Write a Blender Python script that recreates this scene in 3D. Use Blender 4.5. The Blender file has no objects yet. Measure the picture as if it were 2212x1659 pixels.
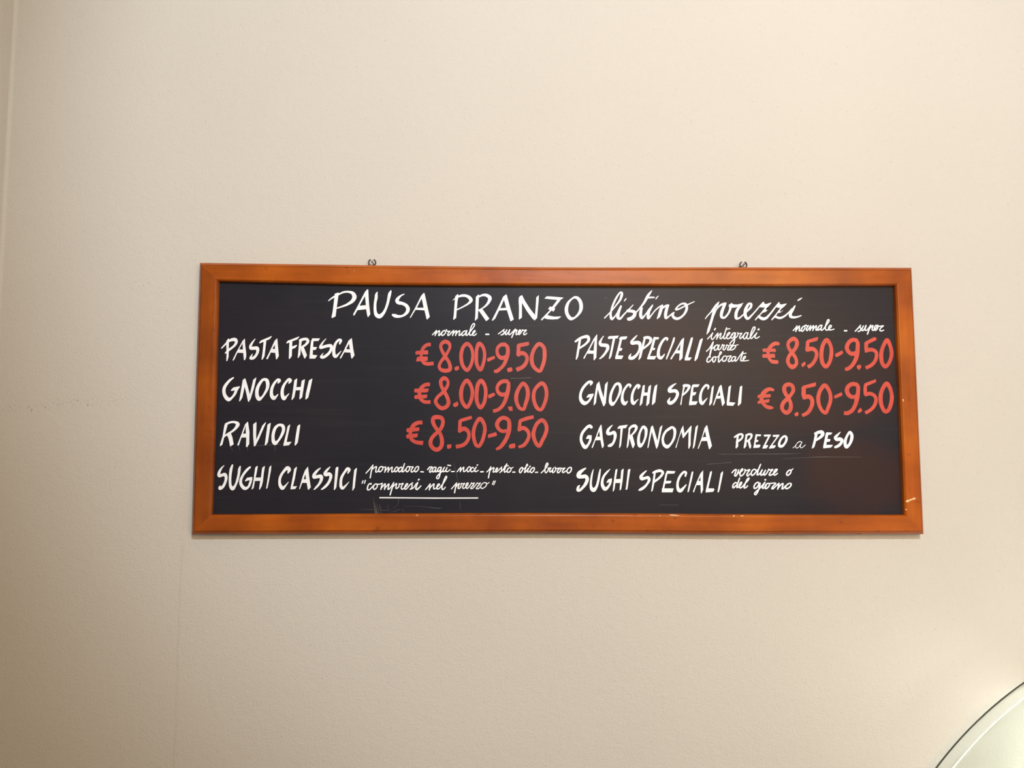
import bpy, bmesh, math, random
from mathutils import Matrix, Vector
random.seed(4)
S = bpy.context.scene
COL = S.collection

# ------------------------------------------------------------------ camera
cam_d = bpy.data.cameras.new('camera'); cam = bpy.data.objects.new('camera', cam_d); COL.objects.link(cam)
cam_d.sensor_width = 36.0; cam_d.lens = 1600.0 / 2212.0 * 36.0; cam_d.clip_start = 0.02
RT = Vector((0.9997794942, -0.0209491931, 0.0014471708))
UP = Vector((-0.0030976004, -0.0789659315, 0.9968725026))
FW = Vector((0.0207693974, 0.9966571692, 0.0790134113))
mw = Matrix.Identity(4)
for i in range(3):
    mw[i][0] = RT[i]; mw[i][1] = UP[i]; mw[i][2] = -FW[i]
mw[0][3], mw[1][3], mw[2][3] = -0.1322943, -1.5499113, 1.6070291
cam.matrix_world = mw
S.camera = cam

# ------------------------------------------------------------------ world, lamps, exposure
S.view_settings.view_transform = 'Standard'; S.view_settings.look = 'None'
S.view_settings.exposure = 0.0; S.view_settings.gamma = 1.0; S.view_settings.use_curve_mapping = False
wd = bpy.data.worlds.new('world'); S.world = wd; wd.use_nodes = True
wd.node_tree.nodes['Background'].inputs[0].default_value = (.20, .70, 1.0, 1)
wd.node_tree.nodes['Background'].inputs[1].default_value = 0.445

def area_lamp(name, loc, target, size, size_y, power, color):
    d = bpy.data.lights.new(name, 'AREA'); d.shape = 'RECTANGLE'; d.size = size; d.size_y = size_y
    d.energy = power; d.color = color
    o = bpy.data.objects.new(name, d); COL.objects.link(o); o.location = loc
    o.rotation_euler = (Vector(target) - Vector(loc)).to_track_quat('-Z', 'Y').to_euler()
    return o
area_lamp('warm_lamp_light', (1.0, -2.6, 2.22), (.15, 0, 1.6), 1.3, .8, 40, (1.0, .61, .28))
sp = bpy.data.lights.new('track_spot_light', 'SPOT'); sp.spot_size = math.radians(69.4); sp.spot_blend = .46
sp.shadow_soft_size = .06; sp.energy = 292; sp.color = (.764, .879, 1.0)
spo = bpy.data.objects.new('track_spot_light', sp); COL.objects.link(spo); spo.location = (.36, -2.71, 3.26)
spo.rotation_euler = (Vector((.49, 0, 2.48)) - spo.location).to_track_quat('-Z', 'Y').to_euler()

# ------------------------------------------------------------------ helpers
def lin(r, g, b):
    f = lambda c: (c / 255 / 12.92) if c / 255 <= .04045 else ((c / 255 + .055) / 1.055) ** 2.4
    return (f(r), f(g), f(b), 1)

def obj(name, bm, m, parent=None, smooth=False):
    me = bpy.data.meshes.new(name); bm.normal_update(); bm.to_mesh(me); bm.free()
    if smooth:
        for p in me.polygons: p.use_smooth = True
    o = bpy.data.objects.new(name, me); COL.objects.link(o)
    if m: me.materials.append(m)
    if parent: o.parent = parent
    return o

def thing(name, label, cat, loc=(0, 0, 0), group=None):
    o = bpy.data.objects.new(name, None); COL.objects.link(o); o.location = loc
    o.empty_display_size = 0.05
    o['label'] = label; o['category'] = cat
    if group: o['group'] = group
    return o

def add_box(bm, lo, hi):
    vs = [bm.verts.new((x, y, z)) for x in (lo[0], hi[0]) for y in (lo[1], hi[1]) for z in (lo[2], hi[2])]
    for f in ((0, 1, 3, 2), (4, 6, 7, 5), (0, 4, 5, 1), (2, 3, 7, 6), (0, 2, 6, 4), (1, 5, 7, 3)):
        bm.faces.new([vs[i] for i in f])
    return vs

def add_tube(bm, pts, r, seg=10, cap=True):
    pts = [Vector(p) for p in pts]; rings = []
    rr = r if isinstance(r, (list, tuple)) else [r] * len(pts)
    up = Vector((0.123, 0.456, 0.88)).normalized()
    for i, p in enumerate(pts):
        t = (pts[min(i + 1, len(pts) - 1)] - pts[max(i - 1, 0)]).normalized()
        a = t.cross(up).normalized(); b = t.cross(a)
        rings.append([bm.verts.new(p + rr[i] * (a * math.cos(2 * math.pi * k / seg) + b * math.sin(2 * math.pi * k / seg))) for k in range(seg)])
    for i in range(len(pts) - 1):
        for k in range(seg):
            bm.faces.new((rings[i][k], rings[i][(k + 1) % seg], rings[i + 1][(k + 1) % seg], rings[i + 1][k]))
    if cap:
        bm.faces.new(rings[0][::-1]); bm.faces.new(rings[-1])

def mat(name):
    m = bpy.data.materials.new(name); m.use_nodes = True
    nt = m.node_tree; return m, nt, nt.nodes['Principled BSDF']

class NT:
    def __init__(s, nt): s.nt = nt; s.l = nt.links.new
    def n(s, t, **kw):
        x = s.nt.nodes.new(t)
        for k, v in kw.items():
            if k.startswith('i_'):
                key = k[2:]; key = int(key) if key.isdigit() else key
                x.inputs[key].default_value = v
            else: setattr(x, k, v)
        return x
    def noise(s, vec, scale, detail=2, rough=.5):
        x = s.n('ShaderNodeTexNoise'); x.inputs['Scale'].default_value = scale
        x.inputs['Detail'].default_value = detail; x.inputs['Roughness'].default_value = rough
        s.l(vec, x.inputs['Vector']); return x.outputs['Fac']
    def ramp(s, fac, stops):
        x = s.n('ShaderNodeValToRGB'); e = x.color_ramp.elements
        while len(e) < len(stops): e.new(.5)
        for a, (p, c) in zip(e, stops): a.position = p; a.color = c
        s.l(fac, x.inputs['Fac']); return x.outputs['Color']
    def mix(s, fac, a, b, mode='MIX'):
        x = s.n('ShaderNodeMix', data_type='RGBA', blend_type=mode)
        for sock, v in ((x.inputs[0], fac), (x.inputs[6], a), (x.inputs[7], b)):
            if hasattr(v, 'links') or hasattr(v, 'is_linked'): s.l(v, sock)
            else: sock.default_value = v
        return x.outputs[2]
    def math(s, op, a, b=None):
        x = s.n('ShaderNodeMath', operation=op)
        for i, v in enumerate((a, b)):
            if v is None: continue
            if hasattr(v, 'is_linked'): s.l(v, x.inputs[i])
            else: x.inputs[i].default_value = v
        return x.outputs[0]
    def coords(s, scale=None):
        t = s.n('ShaderNodeTexCoord').outputs['Object']
        if scale:
            m = s.n('ShaderNodeMapping'); m.inputs['Scale'].default_value = scale; s.l(t, m.inputs['Vector']); t = m.outputs['Vector']
        return t
    def bump(s, h, strength, dist, normal=None):
        b = s.n('ShaderNodeBump'); b.inputs['Strength'].default_value = strength; b.inputs['Distance'].default_value = dist
        s.l(h, b.inputs['Height'])
        if normal: s.l(normal, b.inputs['Normal'])
        return b.outputs['Normal']

def g(v): return (v, v, v, 1)

# ------------------------------------------------------------------ materials
def m_wall(name, marks):
    m, nt, p = mat(name); n = NT(nt); c = n.coords()
    base = n.mix(n.ramp(n.noise(c, 2.2, 3), [(.3, g(0)), (.7, g(1))]), (.610, .556, .482, 1), (.632, .576, .500, 1))
    # pin holes and specks in the roughcast
    sp = n.ramp(n.noise(c, 150, 1.5), [(.66, g(0)), (.74, g(1))])
    base = n.mix(n.math('MULTIPLY', sp, .22), base, (.33, .30, .26, 1))
    if marks:
        geo = n.n('ShaderNodeSeparateXYZ'); n.l(c, geo.inputs[0])
        dots = n.ramp(n.noise(c, 210, 2), [(.60, g(0)), (.68, g(1))])
        for (x, z, rx, rz, k) in ((-1.00, 1.688, .085, .012, .8), (-1.10, 1.676, .07, .012, .7), (-.885, 1.940, .03, .02, .45), (-.84, 1.92, .02, .018, .4), (-.92, 1.70, .04, .012, .5)):
            dx = n.math('DIVIDE', n.math('SUBTRACT', geo.outputs[0], x), rx)
            dz = n.math('DIVIDE', n.math('SUBTRACT', geo.outputs[2], z), rz)
            d = n.math('ADD', n.math('POWER', dx, 2), n.math('POWER', dz, 2))
            k_ = n.math('MULTIPLY', n.math('SUBTRACT', 1, n.math('MINIMUM', d, 1)), k)
            base = n.mix(n.math('MULTIPLY', k_, dots), base, (.20, .19, .18, 1))
        # settlement hairline below the board
        wob = n.math('MULTIPLY', n.math('SUBTRACT', n.noise(c, 14, 3), .5), .012)
        dx = n.math('ABSOLUTE', n.math('SUBTRACT', n.math('ADD', geo.outputs[0], wob), -.775))
        line = n.math('SUBTRACT', 1, n.math('MINIMUM', n.math('DIVIDE', dx, .0035), 1))
        low = n.math('LESS_THAN', geo.outputs[2], 1.40)
        base = n.mix(n.math('MULTIPLY', n.math('MULTIPLY', line, low), .16), base, (.35, .32, .28, 1))
    n.l(base, p.inputs['Base Color']); p.inputs['Roughness'].default_value = .85
    p.inputs['Specular IOR Level'].default_value = .25
    h = n.math('ADD', n.math('MULTIPLY', n.noise(c, 230, 3, .6), 1.0), n.math('MULTIPLY', n.noise(c, 60, 2), .8))
    n.l(n.bump(h, .55, .0016), p.inputs['Normal'])
    return m
M_wall = m_wall('rough_plaster', True)
M_wall_side = m_wall('rough_plaster_side', False)

def m_plain(name, col, rough, spec=.5, metallic=0, bump=None):
    m, nt, p = mat(name); n = NT(nt); c = n.coords()
    v = n.mix(n.noise(c, 8, 2), tuple(x * .94 for x in col[:3]) + (1,), col)
    n.l(v, p.inputs['Base Color']); p.inputs['Roughness'].default_value = rough
    p.inputs['Metallic'].default_value = metallic; p.inputs['Specular IOR Level'].default_value = spec
    return m

def m_wood(name, axis, tone=1.0):
    m, nt, p = mat(name); n = NT(nt)
    sc = (1.2, 14, 14) if axis == 'x' else (14, 14, 1.2)
    c = n.coords(); cs = n.coords(sc)
    a = n.ramp(n.noise(c, 9, 3), [(.30, (.290, .056, .003, 1)), (.52, (.410, .086, .004, 1)), (.72, (.500, .118, .006, 1))])
    grain = n.ramp(n.noise(cs, 6, 5, .65), [(.35, g(.80)), (.65, g(1))])
    a = n.mix(1.0, a, grain, 'MULTIPLY')
    a = n.mix(1.0, a, g(tone), 'MULTIPLY')
    kn = n.ramp(n.noise(c, 60, 1), [(.71, g(0)), (.78, g(1))])
    a = n.mix(n.math('MULTIPLY', kn, .5), a, (.17, .03, .004, 1))
    n.l(a, p.inputs['Base Color'])
    rg = n.n('ShaderNodeMapRange'); rg.inputs['To Min'].default_value = .22; rg.inputs['To Max'].default_value = .38
    n.l(n.noise(c, 40, 3), rg.inputs['Value']); n.l(rg.outputs[0], p.inputs['Roughness'])
    p.inputs['Specular IOR Level'].default_value = .32
    n.l(n.bump(n.noise(cs, 10, 3), .12, .001), p.inputs['Normal'])
    return m
M_wood_h = m_wood('varnished_wood_across', 'x'); M_wood_v = m_wood('varnished_wood_upright', 'z', 1.04); M_wood_d = m_wood('varnished_wood_upright_darker', 'z', .80)  # left rail toned darker than the right one

def m_board():
    m, nt, p = mat('blackboard_paint'); n = NT(nt); c = n.coords()
    v = n.ramp(n.noise(c, 5, 4, .6), [(.3, (.0125, .0108, .0165, 1)), (.7, (.0180, .0148, .0190, 1))])
    streak = n.ramp(n.noise(n.coords((1.5, 1, 60)), 2.0, 3), [(.55, g(0)), (.8, g(1))])
    v = n.mix(n.math('MULTIPLY', streak, .12), v, (.085, .075, .068, 1))
    geo = n.n('ShaderNodeSeparateXYZ'); n.l(c, geo.inputs[0])
    wob = n.math('SUBTRACT', n.noise(c, 7, 4, .65), .5)
    for (x, z, rx, rz, k) in ((.62, -.165, .14, .10, .9), (.56, .06, .19, .06, .6), (.50, -.03, .21, .05, .5), (-.10, .03, .16, .12, .45), (.20, .10, .18, .10, .4)):   # wiped red marker at the right, reddish patches mid-board
        dx = n.math('DIVIDE', n.math('SUBTRACT', geo.outputs[0], x), rx); dz = n.math('DIVIDE', n.math('SUBTRACT', geo.outputs[2], z), rz)
        d = n.math('ADD', n.math('ADD', n.math('POWER', dx, 2), n.math('POWER', dz, 2)), n.math('MULTIPLY', wob, 1.6))
        sm = n.n('ShaderNodeMapRange', interpolation_type='SMOOTHSTEP'); sm.inputs['From Min'].default_value = 1.1; sm.inputs['From Max'].default_value = .1
        n.l(d, sm.inputs['Value'])
        v = n.mix(n.math('MULTIPLY', sm.outputs[0], k), v, (.034, .0135, .0125, 1))
    n.l(v, p.inputs['Base Color']); p.inputs['Roughness'].default_value = .43
    p.inputs['Specular IOR Level'].default_value = .225
    n.l(n.bump(n.noise(c, 160, 2), .05, .0005), p.inputs['Normal'])
    return m
M_board = m_board()

def m_paint(name, c1, c2, rough):
    m, nt, p = mat(name); n = NT(nt); c = n.coords()
    v = n.mix(n.ramp(n.noise(c, 45, 2), [(.35, g(0)), (.65, g(1))]), c1, c2)
    n.l(v, p.inputs['Base Color']); p.inputs['Roughness'].default_value = rough
    return m
M_white = m_paint('white_marker_paint', (.86, .845, .85, 1), (.95, .943, .95, 1), .5)
M_red = m_paint('red_marker_paint', (.52, .046, .028, 1), (.60, .060, .038, 1), .45)
M_scuff = m_paint('scuff_grey', (.058, .050, .046, 1), (.105, .094, .088, 1), .7)
M_dull = m_plain('scuff_dull', (.045, .04, .037, 1), .6)
M_chip = m_plain('bare_wood_chip', (.82, .52, .28, 1), .8)
M_iron = m_plain('dark_iron', (.055, .042, .034, 1), .42, .5, .6)
M_nail = m_plain('grey_steel', (.30, .28, .27, 1), .4, .5, .7)
M_floor = m_plain('floor_tile', (.32, .26, .21, 1), .45)
M_ceil = m_plain('ceiling_paint', (.80, .77, .72, 1), .9)
M_case = m_plain('white_enamel', (.80, .80, .78, 1), .35)
M_steel = m_plain('brushed_steel', (.55, .55, .54, 1), .3, .5, .9)
M_edge = m_plain('dark_green_glass_edge', (.040, .050, .036, 1), .15)
M_polish = m_plain('polished_edge_glint', (.90, .93, .86, 1), .15)  # near-white colour stands in for light caught along the polished edge

def m_glass():
    m = bpy.data.materials.new('clear_green_glass'); m.use_nodes = True; nt = m.node_tree; nt.nodes.clear(); n = NT(nt)
    out = n.n('ShaderNodeOutputMaterial'); mx = n.n('ShaderNodeMixShader')
    t = n.n('ShaderNodeBsdfTransparent'); t.inputs[0].default_value = (.988, .996, .986, 1)
    gl = n.n('ShaderNodeBsdfGlossy'); gl.inputs['Roughness'].default_value = .03
    lw = n.n('ShaderNodeLayerWeight'); lw.inputs['Blend'].default_value = .5
    fac = n.math('ADD', .03, n.math('MULTIPLY', .85, n.math('POWER', lw.outputs['Facing'], 5)))   # Schlick, the same from both sides
    n.l(fac, mx.inputs[0]); n.l(t.outputs[0], mx.inputs[1]); n.l(gl.outputs[0], mx.inputs[2])
    n.l(mx.outputs[0], out.inputs[0]); return m
M_glass = m_glass()

def m_lamp(name, power):
    m, nt, p = mat(name); p.inputs['Emission Color'].default_value = (.88, .99, .97, 1)
    p.inputs['Emission Strength'].default_value = power; p.inputs['Base Color'].default_value = (.9, .9, .9, 1); return m
M_lamp = m_lamp('lamp_tube_glow', 13); M_lamp_low = m_lamp('shelf_tube_glow', 150)

# ------------------------------------------------------------------ the room
XL = -1.1725
def struct(name, bm, m, smooth=False):
    o = obj(name, bm, m, None, smooth); o['kind'] = 'structure'; return o
bm = bmesh.new(); add_box(bm, (XL - .2, 0, 0), (4.0, .2, 3.4)); struct('wall_back', bm, M_wall)
# side wall with a small plaster cove where it meets the back wall
bm = bmesh.new()
prof = [(XL - .2, -4.5), (XL, -4.5)] + [(XL + .007 * (1 - math.cos(a)), -.007 + .007 * math.sin(a)) for a in [math.pi / 2 * i / 6 for i in range(7)]]
prof[-1] = (XL + .007, 0.0); prof += [(XL - .2, 0.0)]
lo = [bm.verts.new((x, y, 0)) for x, y in prof]; hi = [bm.verts.new((x, y, 3.4)) for x, y in prof]
for i in range(len(prof)):
    j = (i + 1) % len(prof); bm.faces.new((lo[i], lo[j], hi[j], hi[i]))
bm.faces.new(lo[::-1]); bm.faces.new(hi)
struct('wall_left', bm, M_wall_side)
bm = bmesh.new(); add_box(bm, (XL - .2, -4.5, -.1), (4.0, .2, 0)); struct('floor', bm, M_floor)
bm = bmesh.new(); add_box(bm, (XL - .2, -4.5, 3.4), (4.0, .2, 3.5)); struct('ceiling', bm, M_ceil)

# ------------------------------------------------------------------ menu board
BZ = 1.70
board = thing('menu_board', 'wide black menu board with lunch prices in a varnished wooden frame on the wall', 'menu board', (0, 0, BZ))
mm = lambda L: [Vector((x / 1000, z / 1000)) for x, z in L]
TO = mm([[-751.5, 280.0], [-397.0, 277.2], [-9.3, 275.2], [392.3, 277.8], [748.9, 279.2]])
BO = mm([[-748.6, -279.1], [-369.1, -278.3], [-11.1, -277.6], [369.6, -280.5], [751.0, -280.2]])
TI = mm([[-710.6, 240.8], [-385.7, 235.4], [-9.9, 235.3], [418.7, 236.8], [709.5, 239.5]])
BI = mm([[-708.2, -239.4], [-382.8, -237.7], [-11.4, -236.9], [368.5, -239.5], [710.0, -240.8]])
LO = mm([[-751.5, 280.0], [-750.8, -3.7], [-748.6, -279.1]]); LI = mm([[-710.6, 240.8], [-708.5, -3.0], [-708.2, -239.4]])
RO = mm([[748.9, 279.2], [750.1, -4.5], [751.0, -280.2]]); RI = mm([[709.5, 239.5], [709.9, -4.0], [710.0, -240.8]])

def cat(L, t):
    f = t * (len(L) - 1); i = min(int(f), len(L) - 2); f -= i
    b, c = L[i], L[i + 1]; a = L[i - 1] if i else 2 * b - c; d = L[i + 2] if i + 2 < len(L) else 2 * c - b
    return .5 * ((2 * b) + (c - a) * f + (2 * a - 5 * b + 4 * c - d) * f * f + (3 * b - a - 3 * c + d) * f ** 3)
# section of the moulding: share of the way from outer to inner edge, distance from the wall
SEC = [(0, .0060), (0, .0172), (.02, .0188), (.150, .0252), (.162, .0256), (.172, .0246), (.185, .0248), (.195, .0264), (.22, .0268), (.90, .0268), (.925, .0265), (.945, .0258), (1.0, .0230), (1.012, .0150), (1.012, .0060)]
def rail(outer, inner, m, n=28):
    bm = bmesh.new(); rows = []
    for k in range(n + 1):
        t = k / n; a, b = cat(outer, t), cat(inner, t)
        rows.append([bm.verts.new((a.x + (b.x - a.x) * f, -d, a.y + (b.y - a.y) * f)) for f, d in SEC])
    N = len(SEC)
    for k in range(n):
        for i in range(N):
            j = (i + 1) % N
            bm.faces.new((rows[k][i], rows[k][j], rows[k + 1][j], rows[k + 1][i]))
    bm.faces.new(rows[0]); bm.faces.new(rows[-1][::-1])
    bmesh.ops.recalc_face_normals(bm, faces=bm.faces)
    return obj('frame_rail', bm, m, board)
r1 = rail(TO, TI, M_wood_h); r2 = rail(BO, BI, M_wood_h); r3 = rail(LO, LI, M_wood_d); r4 = rail(RO, RI, M_wood_v)
bm = bmesh.new(); add_box(bm, (-.714, -.0148, -.244), (.713, -.0070, .244))
panel = obj('writing_panel', bm, M_board, board); panel['label'] = 'matt black writing panel'

# chips in the varnish
def chip(bm, pts, d=.0271):
    bm.faces.new([bm.verts.new((x, -d, z)) for x, z in pts])
def wp(px, py, d=.0270):    # a mark measured on the photograph, placed on the face of the frame
    v = RT * ((px - 1106) / 1600) + UP * (-(py - 829.5) / 1600) + FW
    t = (-d + 1.5499113) / v.y
    return (-.1322943 + t * v.x, 1.6070291 + t * v.z - BZ)
for P in ([(1956.2, 1082.5), (1958.5, 1080), (1962, 1079.8), (1968, 1077.5), (1972, 1076.5), (1973, 1073.5), (1976, 1076), (1980, 1074.8), (1976, 1079), (1970, 1080), (1964, 1083), (1960.5, 1085), (1957.5, 1085)],
          [(1955, 1099), (1959, 1100.5), (1958, 1103), (1956, 1101)], [(1949, 862), (1951.5, 862), (1952.3, 867), (1950.3, 867)],
          [(1583, 1114), (1586, 1112.6), (1587, 1115.3), (1584, 1116)], [(1599, 1114), (1606, 1113.4), (1606, 1115.2), (1600, 1115.2)],
          [(1444, 1112), (1452, 1111.2), (1462, 1112.5), (1470, 1113), (1462, 1114.2), (1450, 1113.6)], [(1424, 1113), (1427, 1112.8), (1426, 1115)],
          [(898, 1112.5), (904, 1112), (901, 1114.5)], [(764, 585), (766, 584), (766, 585.6)], [(427, 847.5), (428, 847.5), (428, 849)]):
    bm = bmesh.new(); chip(bm, [wp(*q) for q in P])
    ch = obj('varnish_chip', bm, M_chip, board); ch['label'] = 'pale bare wood showing through chipped varnish'

# ------------------------------------------------------------------ hanging rings and nails
def ring(px, nm):
    bm = bmesh.new(); R_, r_ = .0073, .0015
    pts = [(px + R_ * math.sin(a), -.013, .2765 + .0072 + R_ * -math.cos(a)) for a in [math.radians(-155 + 310 * i / 28) for i in range(29)]]
    add_tube(bm, pts, [r_ * (.75 if i in (0, 28) else 1) for i in range(29)], 8)
    add_tube(bm, [(px, -.013, .272), (px, -.013, .2785)], .0012, 8)
    add_tube(bm, [(px - .0045, -.013, .2775), (px + .0045, -.013, .2775)], .0014, 8)
    o = obj('hanging_ring', bm, M_iron, board, True); o['label'] = 'dark iron hanging ring'
    bm = bmesh.new()
    add_tube(bm, [(px + .0008, .004, BZ + .2838), (px + .0008, -.0165, BZ + .2846)], .0011, 8)
    add_tube(bm, [(px + .0008, -.0165, BZ + .2846), (px + .0008, -.0175, BZ + .2847)], .0026, 10)
    n_ = obj('wall_nail', bm, M_nail, None, True)
    n_['category'] = 'nail'; n_['label'] = nm; n_['group'] = 'nails holding up the board'
ring(-.3945, 'small grey nail inside the left hanging ring above the word PAUSA')
ring(.3905, 'small grey nail inside the right hanging ring above the word prezzi')

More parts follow.
